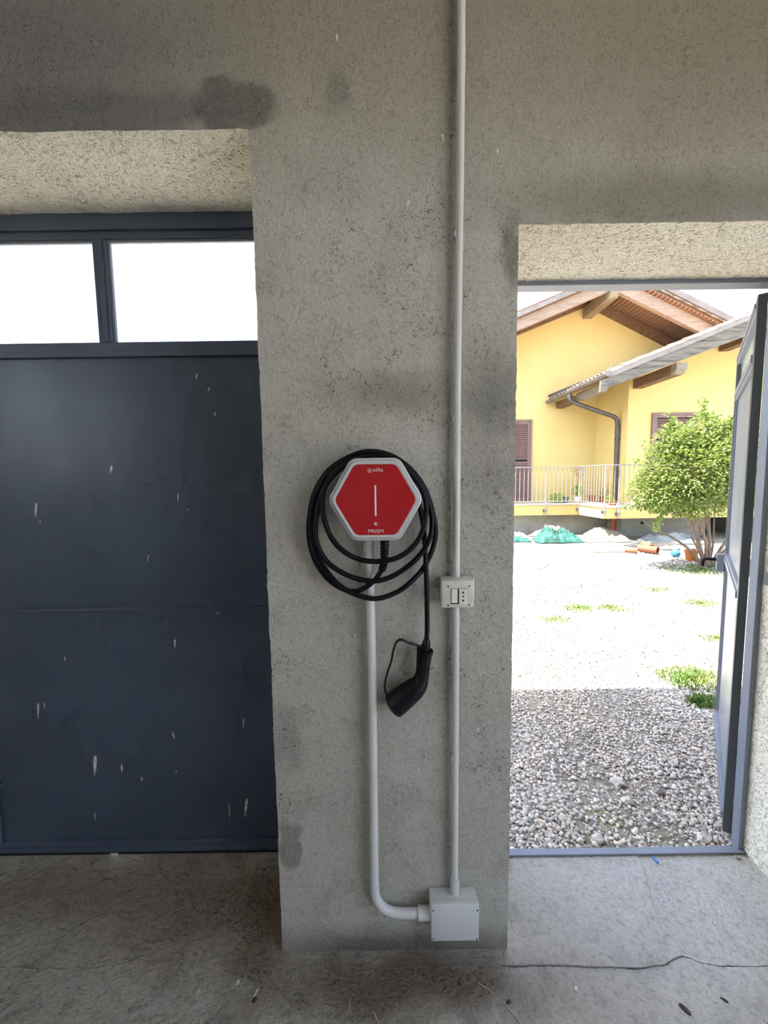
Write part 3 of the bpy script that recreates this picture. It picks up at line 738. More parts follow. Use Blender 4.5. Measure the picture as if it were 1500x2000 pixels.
# ------------------------------------------------------------------ socket box
so = empty('socket_box', (0.204, 1.1, 1.136), 'aged ivory surface wall socket with one outlet, right of the charger', 'socket')
MB().box(0.158, 0.252, 1.058, 1.0998, 1.135, 1.218, c=0.006).build('back_box', M['box_old'], so, smooth=True)
MB().box(0.1565, 0.2500, 1.0495, 1.062, 1.1365, 1.2165, c=0.0060).build('cover', M['box_old'], so, smooth=True)
MB().box(0.1835, 0.2295, 1.0485, 1.0502, 1.1485, 1.1930).build('module_recess', M['hole'], so)
MB().box(0.1845, 0.2020, 1.0465, 1.052, 1.1520, 1.1922, c=0.001).build('blank_module', M['white_mod'], so)
sk = MB().box(0.2058, 0.2285, 1.0455, 1.052, 1.1492, 1.1925, c=0.001).build('outlet_module', M['white_mod'], so)
def disc(cx, cz, r, y0, y1, n=12, sx=1.0):
    return MB().prism([(cx + sx * r * math.cos(2 * math.pi * i / n), cz + r * math.sin(2 * math.pi * i / n)) for i in range(n)], 'y', y0, y1)
for dz in (0.0112, 0, -0.0112):
    disc(0.2172, 1.1708 + dz, 0.0024 if dz == 0 else 0.0033, 1.0451, 1.0460, sx=1.0 if dz == 0 else 0.75).build('pin_hole', M['hole'], sk)
rr_ = MB().tube([(0.2172 + 0.0062 * math.cos(a), 1.0454, 1.1708 + (0.0105 if math.sin(a) > 0 else -0.0105) + 0.0062 * math.sin(a)) for a in np.linspace(0, 2 * math.pi, 25)], 0.0004, 5)
rr_.build('outlet_outline', M['box_old'], sk)
for x, z in ((0.176, 1.199), (0.235, 1.199), (0.176, 1.145), (0.235, 1.145)):
    disc(x, z, 0.0024, 1.0488, 1.0500).build('screw', M['screw'], so)

# ------------------------------------------------------------------ junction box
jb = empty('junction_box', (0.1965, 1.1, 0.104), 'pale grey square junction box low on the pillar', 'junction box')
MB().box(0.1245, 0.2665, 1.060, 1.0998, 0.107, 0.2245, c=0.003).build('box_body', M['box_grey'], jb, smooth=True)
MB().box(0.1260, 0.2695, 1.0478, 1.0635, 0.1035, 0.2265, c=0.002).build('lid', M['box_grey'], jb, smooth=True)
for x, z in ((0.1315, 0.2060), (0.2640, 0.2055), (0.1312, 0.1110), (0.2635, 0.1095)):
    disc(x, z, 0.0024, 1.0470, 1.0482).build('screw', M['screw'], jb)
MB().tube([(0.2018, YC20, 0.275), (0.2018, YC20, 0.232), (0.2018, YC20, 0.2245)], [0.0135, 0.0138, 0.0128], 18).build('entry_hub', M['box_grey'], jb, smooth=True, angle=40)

# ------------------------------------------------------------------ bits on the floor
def straw(x0, y0, x1, y1, label, r=0.0011):
    p = [(x0, y0, r), ((x0 + x1) / 2 + 0.002, (y0 + y1) / 2, r * 1.3), (x1, y1, r)]
    tag(MB().tube(catmull(p, 4), r, 6).build('straw', M['straw'], smooth=True), label, 'straw', 'loose bits lying on the garage floor')
straw(0.322, 0.978, 0.362, 0.925, 'pale straw on the floor at the bottom edge, right below the pillar corner', 0.0014)
straw(0.300, 0.996, 0.262, 1.020, 'short pale straw on the floor close to the pillar base', 0.0009)
straw(-0.048, 0.960, -0.030, 0.925, 'pale straw on the floor directly in front of the pillar', 0.0013)
straw(-0.118, 0.990, -0.124, 0.955, 'thin grey straw on the floor, left of the pillar middle', 0.0007)
def flake(x, y, sx, sy, rot, mat, name, label, cat, h=0.002):
    n = 9
    q = MB()
    ring0 = []
    for i in range(n):
        a = 2 * math.pi * i / n
        k = 1 + 0.35 * (random.random() - 0.5)
        px_, py_ = sx * k * math.cos(a), sy * k * math.sin(a)
        ring0.append((x + px_ * math.cos(rot) - py_ * math.sin(rot), y + px_ * math.sin(rot) + py_ * math.cos(rot)))
    rings = [[(px_, py_, 0.0008) for px_, py_ in ring0], [(x + (px_ - x) * 0.95, y + (py_ - y) * 0.95, 0.0008 + h * (0.5 + 0.5 * random.random())) for px_, py_ in ring0],
             [(x + (px_ - x) * 0.5, y + (py_ - y) * 0.5, 0.0008 + h * (0.7 + 0.5 * random.random())) for px_, py_ in ring0]]
    tag(q.loft(rings).build(name, mat), label, cat, 'loose bits lying on the garage floor')
flake(0.827, 0.957, 0.016, 0.006, -0.9, M['dryleaf'], 'dry_leaf', 'dark curled leaf on the floor at the bottom edge, below the open door', 'leaf', 0.006)
flake(0.338, 0.977, 0.007, 0.005, 0.4, M['dryleaf'], 'dry_leaf', 'small dark leaf crumb right of the pillar base', 'leaf', 0.004)
flake(-0.393, 0.988, 0.008, 0.006, 0.8, M['dryleaf'], 'dry_leaf', 'small dark leaf crumb left of the pillar on the floor', 'leaf', 0.004)
flake(0.205, 1.018, 0.005, 0.004, 0.1, M['dryleaf'], 'dry_leaf', 'tiny dark leaf crumb in front of the junction box', 'leaf', 0.003)
flake(0.955, 0.975, 0.010, 0.003, -0.7, M['dryleaf'], 'dry_leaf', 'thin dark leaf sliver on the floor, farthest right at the bottom', 'leaf', 0.003)
flake(0.545, 1.004, 0.009, 0.005, 1.2, M['dropping'], 'dropping_spot', 'white dropping on the floor just below the crack in the right doorway', 'dropping', 0.002)
flake(1.040, 1.200, 0.009, 0.003, -0.6, M['dropping'], 'dropping_spot', 'white speck on the apron in the middle of the open doorway', 'dropping', 0.002)
flake(-0.458, 1.028, 0.006, 0.008, 0.2, M['dropping'], 'dropping_spot', 'pale blotch on the floor left of the pillar corner', 'dropping', 0.001)
flake(-0.566, 1.006, 0.006, 0.009, 0.2, M['dropping'], 'dropping_spot', 'small white dropping on the floor below the dark garage door', 'dropping', 0.001)
flake(-0.395, 1.006, 0.003, 0.011, -0.3, M['dropping'], 'dropping_spot', 'white streaky dropping on the floor beside the dark leaf crumb', 'dropping', 0.001)
flake(1.365, 1.382, 0.011, 0.007, -0.3, simple('grey_pebble', (0.35, 0.33, 0.30), (0.25, 0.24, 0.22), 0.8, scale=80), 'pebble', 'single grey pebble inside the threshold corner', 'pebble', 0.010)
tag(MB().tube([(1.040, 1.388, 0.0052), (1.041, 1.366, 0.0052)], 0.0042, 10).build('wall_plug', M['blue'], smooth=True), 'small blue plastic wall plug lying at the threshold', 'wall plug')

# ------------------------------------------------------------------ outdoor materials
def gravel_ground():
    t = NT('gravel_ground')
    v = t.n('ShaderNodeTexVoronoi'); t.l(t.P, v.inputs['Vector']); v.inputs['Scale'].default_value = 38
    sep = t.n('ShaderNodeSeparateColor'); t.l(v.outputs['Color'], sep.inputs[0])
    col = t.mix(sep.outputs[0], (0.13, 0.12, 0.10), (0.30, 0.285, 0.255))
    soil = t.ramp(t.noise(1.3, 5, 0.65, 0.4), 0.50, 0.66)
    col = t.mix(t.math('MULTIPLY', soil, 0.75), col, (0.28, 0.235, 0.175))
    gr = t.math('MULTIPLY', t.ramp(t.noise(0.9, 5, 0.7, 0.3, t.mapping(loc=(4.1, 1.7, 0))), 0.55, 0.70), 0.45)
    col = t.mix(gr, col, (0.30, 0.33, 0.12))
    h = t.math('SUBTRACT', 1.0, v.outputs['Distance'])
    return t.done(t.principled(col, 0.9, 0, t.bump(h, 0.8, 0.015)))
M['ground'] = gravel_ground()
def stone_mat():
    t = NT('gravel_stone')
    a = t.n('ShaderNodeVertexColor'); a.layer_name = 'Col'
    col = t.mix(t.math('MULTIPLY', t.ramp(t.noise(90, 4), 0.4, 0.7), 0.35), a.outputs[0], (0.22, 0.21, 0.19))
    return t.done(t.principled(col, 0.85))
M['stone'] = stone_mat()
M['bigstone'] = simple('pale_stone', (0.58, 0.55, 0.49), (0.42, 0.40, 0.36), 0.85, scale=30, bump=0.3, bscale=90)
M['darkstone'] = simple('dark_stone', (0.10, 0.10, 0.10), (0.16, 0.16, 0.15), 0.8, scale=30, bump=0.3, bscale=90)

def stucco(name, c1, c2):
    t = NT(name)
    col = t.mix(t.ramp(t.noise(0.8, 4, 0.6), 0.35, 0.7), c1, c2)
    col = t.mix(t.math('MULTIPLY', t.ramp(t.noise(5, 5, 0.7, 0.5), 0.58, 0.76), 0.22), col, tuple(x * 0.62 for x in c2))
    return t.done(t.principled(col, 0.9, 0, t.bump(t.noise(60, 3), 0.3, 0.006)))
M['yellow'] = stucco('yellow_stucco', (0.68, 0.535, 0.225), (0.66, 0.505, 0.195))
M['yellow2'] = stucco('yellow_terrace_stucco', (0.58, 0.45, 0.18), (0.53, 0.40, 0.15))
M['concrete'] = plaster('foundation_concrete', (0.34, 0.33, 0.29), (0.27, 0.26, 0.225), (0.20, 0.19, 0.16), 0.6)
def wood(name, c1, c2, axis):
    t = NT(name)
    sc = {'x': (0.6, 9, 9), 'y': (9, 0.6, 9), 'z': (9, 9, 0.6)}[axis]
    g = t.noise(3.0, 6, 0.65, 0.6, t.mapping(sc))
    col = t.mix(t.ramp(g, 0.36, 0.66), c1, c2)
    return t.done(t.principled(col, 0.75, 0, t.bump(g, 0.35, 0.01)))
M['beam'] = wood('brown_beam_wood', (0.20, 0.115, 0.065), (0.11, 0.06, 0.035), 'y')
M['beam_pale'] = wood('weathered_beam_end', (0.27, 0.23, 0.17), (0.17, 0.145, 0.11), 'y')
M['beam_mid'] = wood('half_weathered_beam_wood', (0.29, 0.215, 0.145), (0.17, 0.115, 0.075), 'y')
M['barge'] = wood('mauve_brown_barge_wood', (0.36, 0.27, 0.205), (0.25, 0.18, 0.135), 'x')
M['fascia'] = wood('grey_weathered_fascia', (0.17, 0.153, 0.122), (0.065, 0.058, 0.045), 'x')
M['plank'] = wood('reddish_soffit_plank', (0.29, 0.16, 0.092), (0.19, 0.10, 0.058), 'y')
M['zinc'] = simple('brown_grey_gutter_metal', (0.20, 0.18, 0.168), (0.155, 0.14, 0.13), 0.55, 0.1, scale=4)
M['pipe'] = simple('brown_grey_downpipe_metal', (0.10, 0.09, 0.085), (0.075, 0.068, 0.063), 0.40, 0.35, scale=4)
M['redpipe'] = simple('orange_red_pipe', (0.46, 0.10, 0.045), (0.40, 0.09, 0.04), 0.5, scale=5)
M['tile'] = simple('clay_roof_tile', (0.50, 0.40, 0.31), (0.40, 0.26, 0.18), 0.85, scale=5, bump=0.2)
M['roofunder'] = simple('roof_underlay', (0.20, 0.12, 0.08), (0.14, 0.09, 0.06), 0.85)
M['shutter'] = simple('brown_shutter_paint', (0.23, 0.14, 0.12), (0.19, 0.115, 0.10), 0.5, scale=4)
M['rail'] = simple('pale_railing_paint', (0.30, 0.27, 0.25), (0.23, 0.20, 0.185), 0.5, scale=8)
M['slab'] = simple('terrace_stone_edge', (0.45, 0.43, 0.36), (0.38, 0.36, 0.30), 0.8, scale=8)
def leafmat(name, c1, c2, tr=0.35):
    t = NT(name)
    col = t.mix(t.ramp(t.noise(6, 3), 0.35, 0.65), c1, c2)
    p = t.principled(col, 0.5)
    tl = t.n('ShaderNodeBsdfTranslucent'); t.l(col, tl.inputs[0])
    mx = t.n('ShaderNodeMixShader'); mx.inputs[0].default_value = tr
    t.l(p, mx.inputs[1]); t.l(tl.outputs[0], mx.inputs[2])
    return t.done(mx.outputs[0])
M['leaf_bush'] = leafmat('bush_leaf_green', (0.16, 0.235, 0.050), (0.25, 0.30, 0.08))
M['leaf_pot'] = leafmat('potted_leaf_green', (0.18, 0.36, 0.07), (0.28, 0.46, 0.10))
M['leaf_dry'] = leafmat('dry_flower_tan', (0.52, 0.38, 0.27), (0.60, 0.50, 0.36))
M['grass'] = leafmat('grass_green', (0.075, 0.15, 0.018), (0.16, 0.21, 0.035))
M['bark'] = simple('pale_bark', (0.20, 0.15, 0.10), (0.12, 0.085, 0.06), 0.85, scale=14, bump=0.4, bscale=40)
M['terracotta'] = simple('terracotta', (0.26, 0.09, 0.045), (0.20, 0.07, 0.035), 0.8, scale=14)
M['white_pot'] = simple('white_glazed_pot', (0.72, 0.71, 0.68), (0.62, 0.61, 0.58), 0.5)
M['blue_pot'] = simple('grey_blue_pot', (0.16, 0.20, 0.26), (0.13, 0.16, 0.2), 0.6)
M['orange_pot'] = simple('orange_plastic_pot', (0.40, 0.13, 0.025), (0.34, 0.10, 0.02), 0.5)
M['ball'] = simple('light_blue_ball', (0.03, 0.15, 0.26), (0.05, 0.19, 0.30), 0.45, scale=30)
M['net'] = simple('green_netting', (0.003, 0.042, 0.033), (0.012, 0.10, 0.076), 0.7, scale=5, bump=0.6, bscale=60, bdist=0.02)
M['tarp_beige'] = simple('beige_tarpaulin', (0.19, 0.16, 0.12), (0.12, 0.10, 0.075), 0.8, scale=5, bump=0.4, bscale=30, bdist=0.02)
M['tarp_grey'] = simple('pale_blue_grey_tarpaulin', (0.19, 0.215, 0.22), (0.12, 0.14, 0.145), 0.6, scale=4, bump=0.3, bscale=30, bdist=0.02)
M['tarp_dark'] = simple('dark_sheet', (0.02, 0.02, 0.02), (0.05, 0.045, 0.04), 0.7, scale=4)
M['cover'] = simple('pale_concrete_cover', (0.58, 0.56, 0.52), (0.50, 0.48, 0.44), 0.85, scale=6)

# ------------------------------------------------------------------ ground and gravel
def gz_(x, y):
    return -0.012 + 0.012 * noise.noise(Vector((x * 0.9, y * 0.9, 0))) - (0.006 if y < 1.8 else 0)
xs = [-60, -30, -12, -6, -3.6] + [round(-3.0 + 0.3 * i, 3) for i in range(50)] + [14, 20, 35, 60]
ys = [1.424] + [round(1.6 + 0.3 * i, 3) for i in range(33)] + [13, 18, 30, 60]
def grid_ground(xs, ys, name, label):
    vs = [(x, y, gz_(x, y) if (-3 < x < 11 and y < 9) else -0.012) for y in ys for x in xs]
    nx = len(xs)
    fs = [(j * nx + i, j * nx + i + 1, (j + 1) * nx + i + 1, (j + 1) * nx + i) for j in range(len(ys) - 1) for i in range(nx - 1)]
    return tag(MB().add(vs, fs).build(name, M['ground'], org=O0), label, 'ground', kind='structure')
grid_ground(xs, ys, 'ground', 'pale gravel yard between the garage and the yellow house')
M['yard'] = simple('added_bounce_yard', (0.76, 0.71, 0.63), (0.70, 0.655, 0.58), 0.9, scale=1.5)  # unseen side yard, added in a pale tone to bounce sunlight through the gateway
def flat_ground(x0, x1, y0, y1, label, mat='ground'):
    return tag(MB().add([(x0, y0, -0.012), (x1, y0, -0.012), (x1, y1, -0.012), (x0, y1, -0.012)], [(0, 1, 2, 3)]).build('ground', M[mat], org=O0), label, 'ground', kind='structure')
flat_ground(-60, 60, -60, RY0 - 0.25, 'gravel yard behind the garage')
flat_ground(RX1, 60, RY0 - 0.25, 1.424, 'added pale ground bouncing sunlight indoors, unseen on the right side of the garage', 'yard')
flat_ground(-60, RX0, RY0 - 0.25, 1.424, 'gravel yard on the left side of the garage')

ICO = bmesh.new(); bmesh.ops.create_icosphere(ICO, subdivisions=1, radius=1.0); ICO.verts.index_update()
icv = np.array([v.co[:] for v in ICO.verts]); icf = np.array([[v.index for v in f.verts] for f in ICO.faces]); ICO.free()
def gravel(regions):
    P, S, C = [], [], []
    for (x0, x1, y0, y1, n, s0, s1) in regions:
        x = rng.uniform(x0, x1, n); y = rng.uniform(y0, y1, n)
        P.append(np.stack([x, y], 1)); S.append(s0 + (s1 - s0) * rng.random(n) ** 2.2)
    P = np.concatenate(P); S = np.concatenate(S)
    # bare, trodden soil shows between the stones in a few places
    keep = np.array([noise.noise(Vector((p[0] * 1.6 + 3, p[1] * 1.6, 0))) < 0.30 or rng.random() < 0.45 for p in P])
    P, S = P[keep], S[keep]
    n = len(P)
    a = rng.uniform(0, 2 * np.pi, n)
    base = icv[None] * (1 + 0.28 * (rng.random((n, len(icv), 1)) - 0.5))
    base = base * (np.stack([S * rng.uniform(0.8, 1.5, n), S * rng.uniform(0.7, 1.1, n), S * rng.uniform(0.45, 0.8, n)], 1))[:, None]
    ca, sa = np.cos(a)[:, None], np.sin(a)[:, None]
    x = base[..., 0] * ca - base[..., 1] * sa + P[:, :1]
    y = base[..., 0] * sa + base[..., 1] * ca + P[:, 1:2]
    zc = np.array([gz_(p[0], p[1]) for p in P]) + S * rng.uniform(0.1, 0.8, n)
    z = base[..., 2] + zc[:, None]
    v = np.stack([x, y, z], -1).reshape(-1, 3)
    f = (icf[None] + (np.arange(n) * len(icv))[:, None, None]).reshape(-1, 3)
    me = bpy.data.meshes.new('gravel')
    me.vertices.add(len(v)); me.vertices.foreach_set('co', v.ravel())
    me.loops.add(f.size); me.loops.foreach_set('vertex_index', f.ravel().astype(np.int32))
    me.polygons.add(len(f)); me.polygons.foreach_set('loop_start', np.arange(0, f.size, 3, dtype=np.int32))
    me.update(calc_edges=True)
    g_ = 0.25 + 0.44 * rng.random(n) ** 0.8
    warm = rng.uniform(0.03, 0.20, n)
    colr = np.stack([g_ * (1 + warm), g_, g_ * (1 - warm), np.ones(n)], 1)
    ca_ = me.color_attributes.new('Col', 'FLOAT_COLOR', 'POINT')
    ca_.data.foreach_set('color', np.repeat(colr, len(icv), 0).ravel())
    me.materials.append(M['stone'])
    o = bpy.data.objects.new('gravel', me); COL.objects.link(o)
    return o
gr_ = gravel([(0.38, 2.7, 1.428, 2.0, 16000, 0.004, 0.0115), (0.2, 3.0, 2.0, 2.9, 22000, 0.004, 0.0105), (0.3, 4.2, 2.9, 4.4, 20000, 0.006, 0.0135), (0.8, 5.4, 4.4, 7.8, 12000, 0.009, 0.018)])
tag(gr_, 'loose grey and buff gravel covering the yard', 'gravel', kind='stuff')
for x, y, s, mt, lb in [(1.139, 1.776, 0.030, 'bigstone', 'largest pale stone in the shaded gravel beyond the threshold'), (1.300, 1.710, 0.020, 'darkstone', 'single dark stone in the shaded gravel'),
                        (1.115, 1.669, 0.022, 'bigstone', 'pale stone in the shaded gravel, between the largest stone and the threshold'), (0.872, 1.480, 0.022, 'bigstone', 'pale stone against the middle of the threshold'),
                        (1.315, 1.478, 0.024, 'bigstone', 'pale stone against the threshold near the open door'), (0.775, 1.579, 0.018, 'bigstone', 'small pale stone in the gravel behind the pillar edge'),
                        (1.226, 2.186, 0.020, 'bigstone', 'pale stone in the middle of the shaded gravel strip')]:
    q = MB().ball((x, y, gz_(x, y) + s * 0.45), s, seed=x * 17, j=0.5, sub=2, sq=(1.2, 0.9, 0.75))
    tag(q.build('stone', M[mt], smooth=True, angle=30), lb, 'stone')

lit = MB()
for i in range(1500):
    t_ = random.random()
    y = 2.75 + 4.6 * t_ ** 1.3
    x = random.uniform(0.30 * y, 0.95 * y)
    s_ = random.uniform(0.006, 0.016); a = random.uniform(0, 6.283); z = gz_(x, y) + 0.012 + 0.012 * random.random()
    lit.add([(x + s_ * math.cos(a), y + s_ * math.sin(a), z), (x - 0.5 * s_ * math.sin(a), y + 0.5 * s_ * math.cos(a), z + 0.006), (x - s_ * math.cos(a), y - s_ * math.sin(a), z + 0.002), (x + 0.5 * s_ * math.sin(a), y - 0.5 * s_ * math.cos(a), z + 0.005)], [(0, 1, 2), (0, 2, 3)])
tag(lit.build('litter_shade_specks', simple('brown_litter_shade', (0.045, 0.032, 0.018), (0.10, 0.085, 0.035), 0.8, scale=3)), 'brown debris flakes on the sunlit gravel, also standing in for shade between the stones', 'leaf litter', kind='stuff')  # dark flakes serve as stray debris and as painted shade between stones
def grass(x, y, r, n, h, label):
    q = MB()
    for i in range(int(n * 2.6)):
        a, d = random.uniform(0, 6.283), r * random.random() ** 0.8
        px_, py_ = x + d * math.cos(a) * 1.5, y + d * math.sin(a)
        hh = h * random.uniform(0.35, 1.0); b = random.uniform(0, 6.283); w = 0.0020 + 0.0018 * random.random()
        lx, ly = math.cos(b) * hh * random.uniform(0.2, 0.9), math.sin(b) * hh * random.uniform(0.2, 0.9)
        z = gz_(px_, py_)
        sx, sy = -math.sin(b) * w, math.cos(b) * w
        q.add([(px_ - sx, py_ - sy, z), (px_ + sx, py_ + sy, z), (px_ + lx * 0.4 + sx * 0.8, py_ + ly * 0.4 + sy * 0.8, z + hh * 0.6), (px_ + lx * 0.4 - sx * 0.8, py_ + ly * 0.4 - sy * 0.8, z + hh * 0.6), (px_ + lx, py_ + ly, z + hh * 0.85)],
              [(0, 1, 2, 3), (3, 2, 4)])
    tag(q.build('grass_tuft', M['grass']), label, 'grass', 'grass tufts growing in the gravel', kind='stuff')
grass(2.213, 4.29, 0.13, 200, 0.05, 'low green grass tuft in the sunlit gravel, left one of the pair in the middle')
grass(2.585, 4.275, 0.12, 200, 0.05, 'low green grass tuft in the sunlit gravel, right one of the pair in the middle')
grass(1.804, 3.965, 0.12, 150, 0.045, 'low grass tuft in the sunlit gravel nearest the pillar')
grass(2.25, 2.72, 0.17, 420, 0.07, 'large green grass patch at the shadow edge beside the open door')
grass(2.10, 2.42, 0.08, 160, 0.07, 'green grass tuft in the shade right at the open door')
grass(3.703, 4.391, 0.14, 170, 0.05, 'thin grass tuft in the sun close to the door handle')
grass(3.057, 3.434, 0.10, 100, 0.045, 'sparse yellowish grass tuft beside the middle of the open door')
grass(3.615, 4.985, 0.12, 100, 0.045, 'sparse grass tuft farther out in the sunlit gravel')
grass(5.05, 6.0, 0.42, 600, 0.06, 'dry grass around the foot of the bush')

# ------------------------------------------------------------------ yellow house
hs = empty('house', (5.6, 10.9, 0), 'yellow stucco house with brown timber eaves and clay tile roofs', 'house')
HO = Vector((5.6, 10.9, 0))
def hp_(mb_, name, mat, parent=None, label=None, **k):
    o = mb_.build(name, mat, parent or hs, org=HO, **k)
    if label: o['label'] = label
    return o
RIDX = 5.6
def wl(x): return 6.105 + (x - RIDX) * (0.393 if x < RIDX else -0.498)       # wall top line
X0h, X1h = -1.5, 10.4
main = [(X0h, 0.55), (X1h, 0.55), (X1h, wl(X1h)), (RIDX, wl(RIDX)), (X0h, wl(X0h))]
hp_(MB().prism(main, 'y', 10.9, 19), 'main_wall', M['yellow'])
WXL, WXR, WYF, WRX = 5.955, 11.3, 9.5, 8.65
def zf(x): return 3.30 + 0.39 * (min(x, 2 * WRX - x) - 4.6)                    # bottom line of the wing fascia
wing = [(WXL, 0.55), (WXR, 0.55), (WXR, zf(WXR) + 0.17), (WRX, zf(WRX) + 0.17), (WXL, zf(WXL) + 0.17)]
hp_(MB().prism(wing, 'y', WYF, 10.95), 'wing_wall', M['yellow'])
hp_(MB().box(X0h, 5.9, 10.1, 12, -0.2, 0.55).box(5.9, 8.0, 9.5, 12, -0.2, 0.55).box(8.0, 8.9, 9.5, 12, 0.45, 0.55).box(8.9, 11.3, 9.5, 12, -0.2, 0.55).box(8.0, 8.9, 10.6, 12, -0.2, 0.45), 'foundation', M['concrete'], label='bare concrete base wall')
hp_(disc(6.42, 0.33, 0.045, 9.492, 9.503, 16), 'vent_hole', M['hole'])
# terrace slab: front edge, step forward, front of the wing
tp = [(X0h, 10.92), (X0h, 9.80), (4.985, 9.80), (5.05, 8.77), (11.6, 8.77), (11.6, 10.92)]
hp_(MB().prism(tp, 'z', 0.52, 0.775), 'terrace_slab', M['yellow2'])
tq = [(X0h, 10.92), (X0h, 9.78), (4.965, 9.78), (5.03, 8.745), (11.62, 8.745), (11.62, 10.92)]
hp_(MB().prism(tq, 'z', 0.775, 0.81), 'terrace_edge', M['slab'])

# main roof: verge boards, rafters, soffit planks, flashing, tiles
rm = hp_(MB().prism([(X0h - 0.5, wl(X0h - 0.5) + 0.20), (RIDX, wl(RIDX) + 0.22), (X1h + 0.5, wl(X1h + 0.5) + 0.20), (X1h + 0.5, wl(X1h + 0.5) + 0.26), (RIDX, wl(RIDX) + 0.30), (X0h - 0.5, wl(X0h - 0.5) + 0.26)], 'y', 9.62, 19.5), 'roof', M['roofunder'])
def zl(x): return 5.975 + 0.403 * (x - RIDX)
def zr(x): return 5.975 - 0.477 * (x - RIDX)
def sloped(fn, x0, x1, d0, d1, y0, y1, name, mat, parent):
    return hp_(MB().prism([(x0, fn(x0) + d0), (x1, fn(x1) + d0), (x1, fn(x1) + d1), (x0, fn(x0) + d1)], 'y', y0, y1), name, mat, parent)
sloped(zl, X0h - 0.5, RIDX, 0.0, 0.262, 9.68, 9.80, 'barge_board', M['barge'], rm)
sloped(zr, RIDX, X1h + 0.5, 0.0, 0.30, 9.68, 9.80, 'barge_board', M['barge'], rm)
sloped(lambda x: wl(x), X0h - 0.5, RIDX, -0.005, 0.19, 10.72, 10.90, 'wall_rafter', M['beam'], rm)
sloped(lambda x: wl(x), RIDX, X1h + 0.5, -0.015, 0.19, 10.72, 10.90, 'wall_rafter', M['beam'], rm)
sloped(zl, X0h - 0.5, RIDX, 0.275, 0.375, 9.55, 9.60, 'verge_flashing', M['zinc'], rm)
sloped(zr, RIDX, X1h + 0.5, 0.435, 0.575, 9.50, 9.56, 'verge_flashing', M['zinc'], rm)
pk = MB().add([(-0.045, 9.56 - 10.9, 0), (0.045, 9.56 - 10.9, 0), (0.045, -0.01, 0), (-0.045, -0.01, 0), (-0.030, 9.56 - 10.9, -0.028), (0.030, 9.56 - 10.9, -0.028), (0.030, -0.01, -0.028), (-0.030, -0.01, -0.028)],
              [(0, 3, 2, 1), (4, 5, 6, 7), (0, 1, 5, 4), (1, 2, 6, 5), (2, 3, 7, 6), (3, 0, 4, 7)])
first = None
for side, fn, slope, top in ((1, zr, -0.477, 0.335), (-1, zl, 0.403, 0.295)):
    n_ = 34 if side > 0 else 36
    for i in range(n_):
        x = RIDX + side * (0.10 + i * 0.104 * math.cos(math.atan(slope)))
        if first is None:
            first = pk.build('plank', M['plank'], rm, org=O0); o = first
        else: o = copy_obj(first, rm)
        o.location = (x - HO.x, 0, fn(x) + top)
        o.rotation_euler = (0, -math.atan(slope), 0)
rb_ = hp_(MB().box(5.485, 5.716, 9.78, 10.92, 5.775, 6.045), 'ridge_beam', M['beam_mid'])
hp_(MB().prism([(9.78, 5.777), (9.78, 6.043), (9.60, 6.043), (9.60, 5.88), (9.70, 5.777)], 'x', 5.487, 5.714), 'beam_end', M['beam_pale'], rb_)

def tile_mesh():
    q = MB(); n = 7
    r0_, r1_, L_ = 0.062, 0.073, 0.40
    rings = []
    for (s_, k) in ((0.0, 1.0), (L_, 0.84)):
        rings.append([(s_, (r * k) * math.cos(math.pi * j / (n - 1)), (r * k) * math.sin(math.pi * j / (n - 1)) * 0.9) for r in (r1_, r0_) for j in (range(n) if r == r1_ else range(n - 1, -1, -1))])
    return q.loft(rings)
tile0 = None
def tiles(parent, x0, x1, y0, y1, fn, up_):
    """rows of barrel tiles whose axis climbs the slope; fn gives the bed height, up_ is the uphill direction"""
    global tile0
    sl = (fn(x0 + 0.1) - fn(x0)) / 0.1
    ang = math.atan(sl)
    step = 0.335 * math.cos(ang)
    k = int(abs(x1 - x0) / step); rows = int((y1 - y0) / 0.155) + 1
    for r in range(rows):
        for i in range(k):
            x = (x0 + i * step) if up_ > 0 else (x1 - i * step)
            if tile0 is None:
                tile0 = tile_mesh().build('tile', M['tile'], parent, org=O0, smooth=True); o = tile0
            else: o = copy_obj(tile0, parent)
            o.location = (x - HO.x + random.uniform(-0.012, 0.012), y0 + r * 0.155 - HO.y + random.uniform(-0.006, 0.006), fn(x) + 0.012)
            o.rotation_euler = (0, -ang + 0.035, random.uniform(-0.02, 0.02)) if up_ > 0 else (0, ang * -1 - 0.035 + math.pi * 0, math.pi + random.uniform(-0.02, 0.02))
            if up_ < 0: o.rotation_euler = (0, -(abs(ang)) + 0.035, math.pi + random.uniform(-0.02, 0.02))
tiles(rm, 0.8, RIDX, 9.64, 9.90, lambda x: zl(x) + 0.32, 1)
tiles(rm, RIDX, 10.6, 9.64, 9.90, lambda x: zr(x) + 0.42, -1)

# wing roof
def zw(x): return zf(x) + 0.255
def zb_(x): return 3.29 + 0.358 * (min(x, 2 * WRX - x) - 4.6)
rw = hp_(MB().prism([(4.56, zw(4.56)), (WRX, zw(WRX)), (12.7, zw(12.7)), (12.7, zw(12.7) + 0.03), (WRX, zw(WRX) + 0.035), (4.56, zw(4.56) + 0.03)], 'y', 8.03, 10.905), 'roof', M['roofunder'])
hp_(MB().prism([(4.46, zf(4.46) - 0.03), (4.52, zf(4.46) - 0.045), (4.62, zb_(4.62)), (WRX, zb_(WRX)), (WRX, zf(WRX) + 0.20), (4.47, zf(4.47) + 0.19)], 'y', 8.03, 8.11), 'barge_board', M['fascia'], rw)
hp_(MB().prism([(WRX, zb_(WRX)), (12.6, zb_(12.6)), (12.6, zf(12.6) + 0.20), (WRX, zf(WRX) + 0.20)], 'y', 8.03, 8.11), 'barge_board', M['fascia'], rw)
